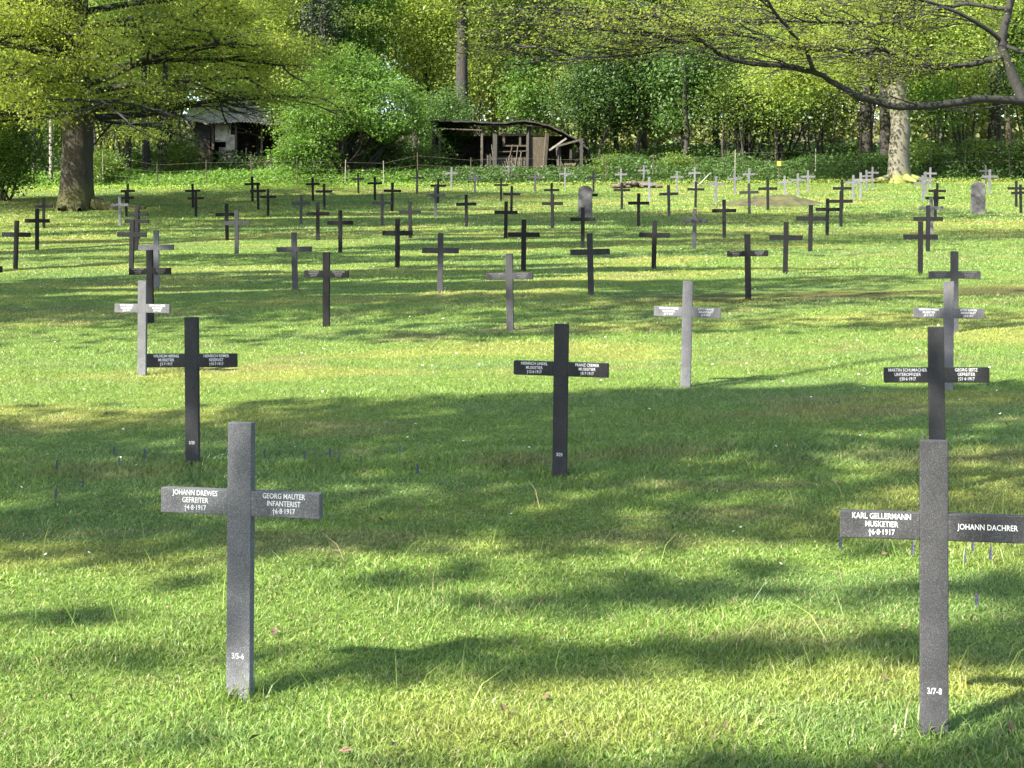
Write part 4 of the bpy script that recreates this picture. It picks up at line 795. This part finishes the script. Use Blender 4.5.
def shed():
    x, y = 0., 70.5; z = tz(x, y)-.05; k = y/1500
    t = empty('collapsing_shed', (x, y, z)); tag(t, 'long low collapsing wooden shed with sagging dark roof behind the far crosses', 'shed')
    zo = lambda py: CAMZ+(250-py)*k-z
    xo = lambda px: (px-512)*k
    def mk(nm, mat, *boxes):
        mb = MB()
        for b in boxes:
            if b[0] == 'bar': mb.bar(*b[1:])
            else: mb.box(*b)
        return mb.build(nm, M[mat], t)
    # roof: sagging felt sheet that drops to the right
    xs = np.array([430, 450, 480, 500, 518, 532, 548, 562, 576, 588]); yt = np.array([120, 120.5, 121.5, 123, 120.5, 121, 125, 131, 139, 149])
    px = np.linspace(430, 588, 60); py = np.interp(px, xs, yt)+.25*np.sin(px*.5); X = xo(px); Z = zo(py); mb = MB(); m = len(X)
    V = []; Yr = np.linspace(-.45, 3.4, 7)
    for s in (0, -.07):
        for yy in Yr: V.append(np.c_[X, np.full(m, yy), Z+.05*(yy)+s+.008*np.sin(X*5+yy*3)])
    F = []
    for l in range(2):
        for j in range(6): i = (l*7+j)*m+np.arange(m-1); F.append(np.stack([i, i+1, i+1+m, i+m], -1))
    for j in (0, 6): i = j*m+np.arange(m-1); F.append(np.stack([i, i+1, i+1+7*m, i+7*m], -1))
    mb.add(np.concatenate(V), np.concatenate(F)); mb.build('roof', M['felt'], t)
    mk('fascia', 'old_wood', ('bar', (xo(436), -.2, zo(129)), (xo(482), -.2, zo(130.5)), .12, .05)); mk('fascia', 'tan_wood', ('bar', (xo(484), -.22, zo(126)), (xo(542), -.22, zo(127)), .13, .05))
    mk('wall', 'dark_wood', (xo(432), xo(575), 3.1, 3.2, -.3, 2.3), (xo(432), xo(434), 0, 3.1, -.3, 2.25), (xo(570), xo(572), .2, 3.1, -.3, 1.5), (xo(481.5), xo(483), .1, 3.1, -.3, 2.2))
    rng = np.random.default_rng(12)
    mb = MB()                                   # weathered boards of the middle wall, each slightly off
    pz = zo(160)
    for j in range(6):
        z0 = -.1+j*.2; mb.box(xo(497)+rng.normal()*.05, xo(530)+rng.normal()*.03, .02+rng.random()*.03, .06+rng.random()*.01, z0, z0+.185)
    mb.build('wall', M['old_wood'], t)
    mb = MB()
    for j in range(7): mb.box(xo(484)+j*.085, xo(484)+j*.085+.075, .03+.01*(j % 2), .07, -.1, 1.0+.25*rng.random())
    mb.build('wall', M['dark_wood'], t)
    mk('window_frame', 'tan_wood', (xo(503), xo(529.5), -.02, .06, zo(146.5), zo(145)), (xo(500), xo(530), -.02, .06, zo(136), zo(133.5)), (xo(502.5), xo(505), -.025, .065, zo(145), zo(136)), (xo(519), xo(521), -.025, .065, zo(145), zo(136)))
    mk('door', 'tan_wood', (xo(531.5), xo(545), -.03, .04, -.1, zo(137)))
    mk('post', 'bark_dark', ('bar', (xo(528), -.1, -.2), (xo(529), -.05, zo(126)), .16)); mk('post', 'tan_wood', ('bar', (xo(543), -.35, -.2), (xo(547), -.3, zo(134)), .15))
    mk('post', 'bark_dark', ('bar', (xo(495), -.3, -.3), (xo(495.5), -.2, zo(135)), .20)); mk('post', 'old_wood', ('bar', (xo(481), -.12, -.2), (xo(482), -.12, zo(131)), .10)); mk('post', 'old_wood', ('bar', (xo(439), -.1, -.2), (xo(440), -.1, zo(130)), .10))
    mk('beam', 'tan_wood', ('bar', (xo(498), -.08, zo(152)), (xo(530), -.08, zo(151)), .09, .05))
    mk('beam', 'bark_pale', ('bar', (xo(549), -.5, zo(151)), (xo(566), -.4, zo(139)), .08)); mk('beam', 'old_wood', ('bar', (xo(552), -.45, zo(148)), (xo(580), -.4, zo(140.5)), .09))
    mk('post', 'dark_wood', ('bar', (xo(560), -.3, -.2), (xo(558), -.2, zo(146)), .16)); mk('post', 'dark_wood', ('bar', (xo(581), -.4, -.2), (xo(581), -.4, zo(139)), .14))
    for j in range(4): mk('plank', 'brick' if j % 2 else 'tan_wood', (xo(564), xo(575), -.5, -.2, .15+j*.17, .24+j*.17))
    for j in range(10):
        a = (xo(rng.uniform(484, 526)), -.2-.2*rng.random(), -.1); mk('leaning_stick', 'old_wood', ('bar', a, (a[0]+rng.normal()*.35, -.12, rng.uniform(.7, 1.7)), .04))
    for j in range(6):
        a = (xo(rng.uniform(550, 578)), -.35-.2*rng.random(), -.1); mk('leaning_stick', 'dark_wood', ('bar', a, (a[0]+rng.normal()*.3, -.25, rng.uniform(.6, 1.3)), .06))
    mb = MB(); mb.box(xo(450), xo(470), 1.2, 1.8, -.1, .45); mb.box(xo(460), xo(476), .5, .9, -.1, .3); o = mb.build('stored_timber', M['old_wood'], t)
shed()

# ------------------------------------------------------------------ wire fence and marker
def fence():
    t = empty('wire_fence', (0, 65.8, tz(0, 65.8))); B = np.array([0, 65.8, tz(0, 65.8)]); tag(t, 'old wire fence with thin uneven posts along the wood edge', 'fence')
    P = [(-27, 1.4), (-22.5, 1.5), (103, 1.6), (157, 1.1), (206, 1.2), (252, 1.2), (298, 1.25), (345, 1.15), (384, 1.1), (418, 1.45), (470, 1.2), (512, 1.3), (560, 1.2), (606, 1.2), (653, 1.3), (695, 1.2), (735, 1.45), (777, 1.1), (815, 1.5), (860, 1.4), (930, 1.3), (965, 1.4), (1010, 1.4), (26, 1.4)]
    rg = random.Random(3); top = []
    mats = {345: 'bark_pale', 384: 'bark_pale', 735: 'bark_pale', 815: 'bark_pale', 103: 'bark_pale'}
    for p, h in P:
        if p == 777: continue
        X = (p-512)/1500*65.8 if p > 40 else p; z = tz(X, 65.8); mb = MB(); l = rg.uniform(-.05, .05)
        mb.tube([[X, 65.8, z-.2], [X+l*.5, 65.8, z+h*.5], [X+l, 65.8, z+h]], [.024, .022, .02], 6); v = mb.v[0]; v -= B
        mb.build('post', M[mats.get(p, 'bark_brown')], t); top.append((X+l, z+h))
    top.sort(); mb = MB()
    for fr in (.35, .62, .9):
        pts = []
        for i, (X, Z) in enumerate(top):
            z0 = tz(X, 65.8); pts.append([X-B[0], 0., z0+(Z-z0)*fr-B[2]])
        mb.tube(np.array(pts), np.full(len(pts), .0025), 4)
    mb.build('wire', simplemat('rusty_wire', (.08, .05, .035), (.2, .17, .15), 20, .6), t)
fence()
def marker():
    x, y = 11.6, 65.2; z = tz(x, y); t = empty('marker_post', (x, y, z)); tag(t, 'thin brown post topped by a small yellow plate', 'marker post')
    mb = MB(); mb.tube([[0, 0, -.2], [0, 0, .5], [.01, 0, .93]], [.022, .022, .02], 8); mb.build('post', M['bark_brown'], t)
    mb = MB(); mb.box(-.08, .08, -.035, -.023, .76, .95); m, tt, b, N, L = newmat('yellow_plate'); b.inputs['Base Color'].default_value = (.75, .6, .04, 1); b.inputs['Roughness'].default_value = .5
    mb.build('plate', m, t)
marker()
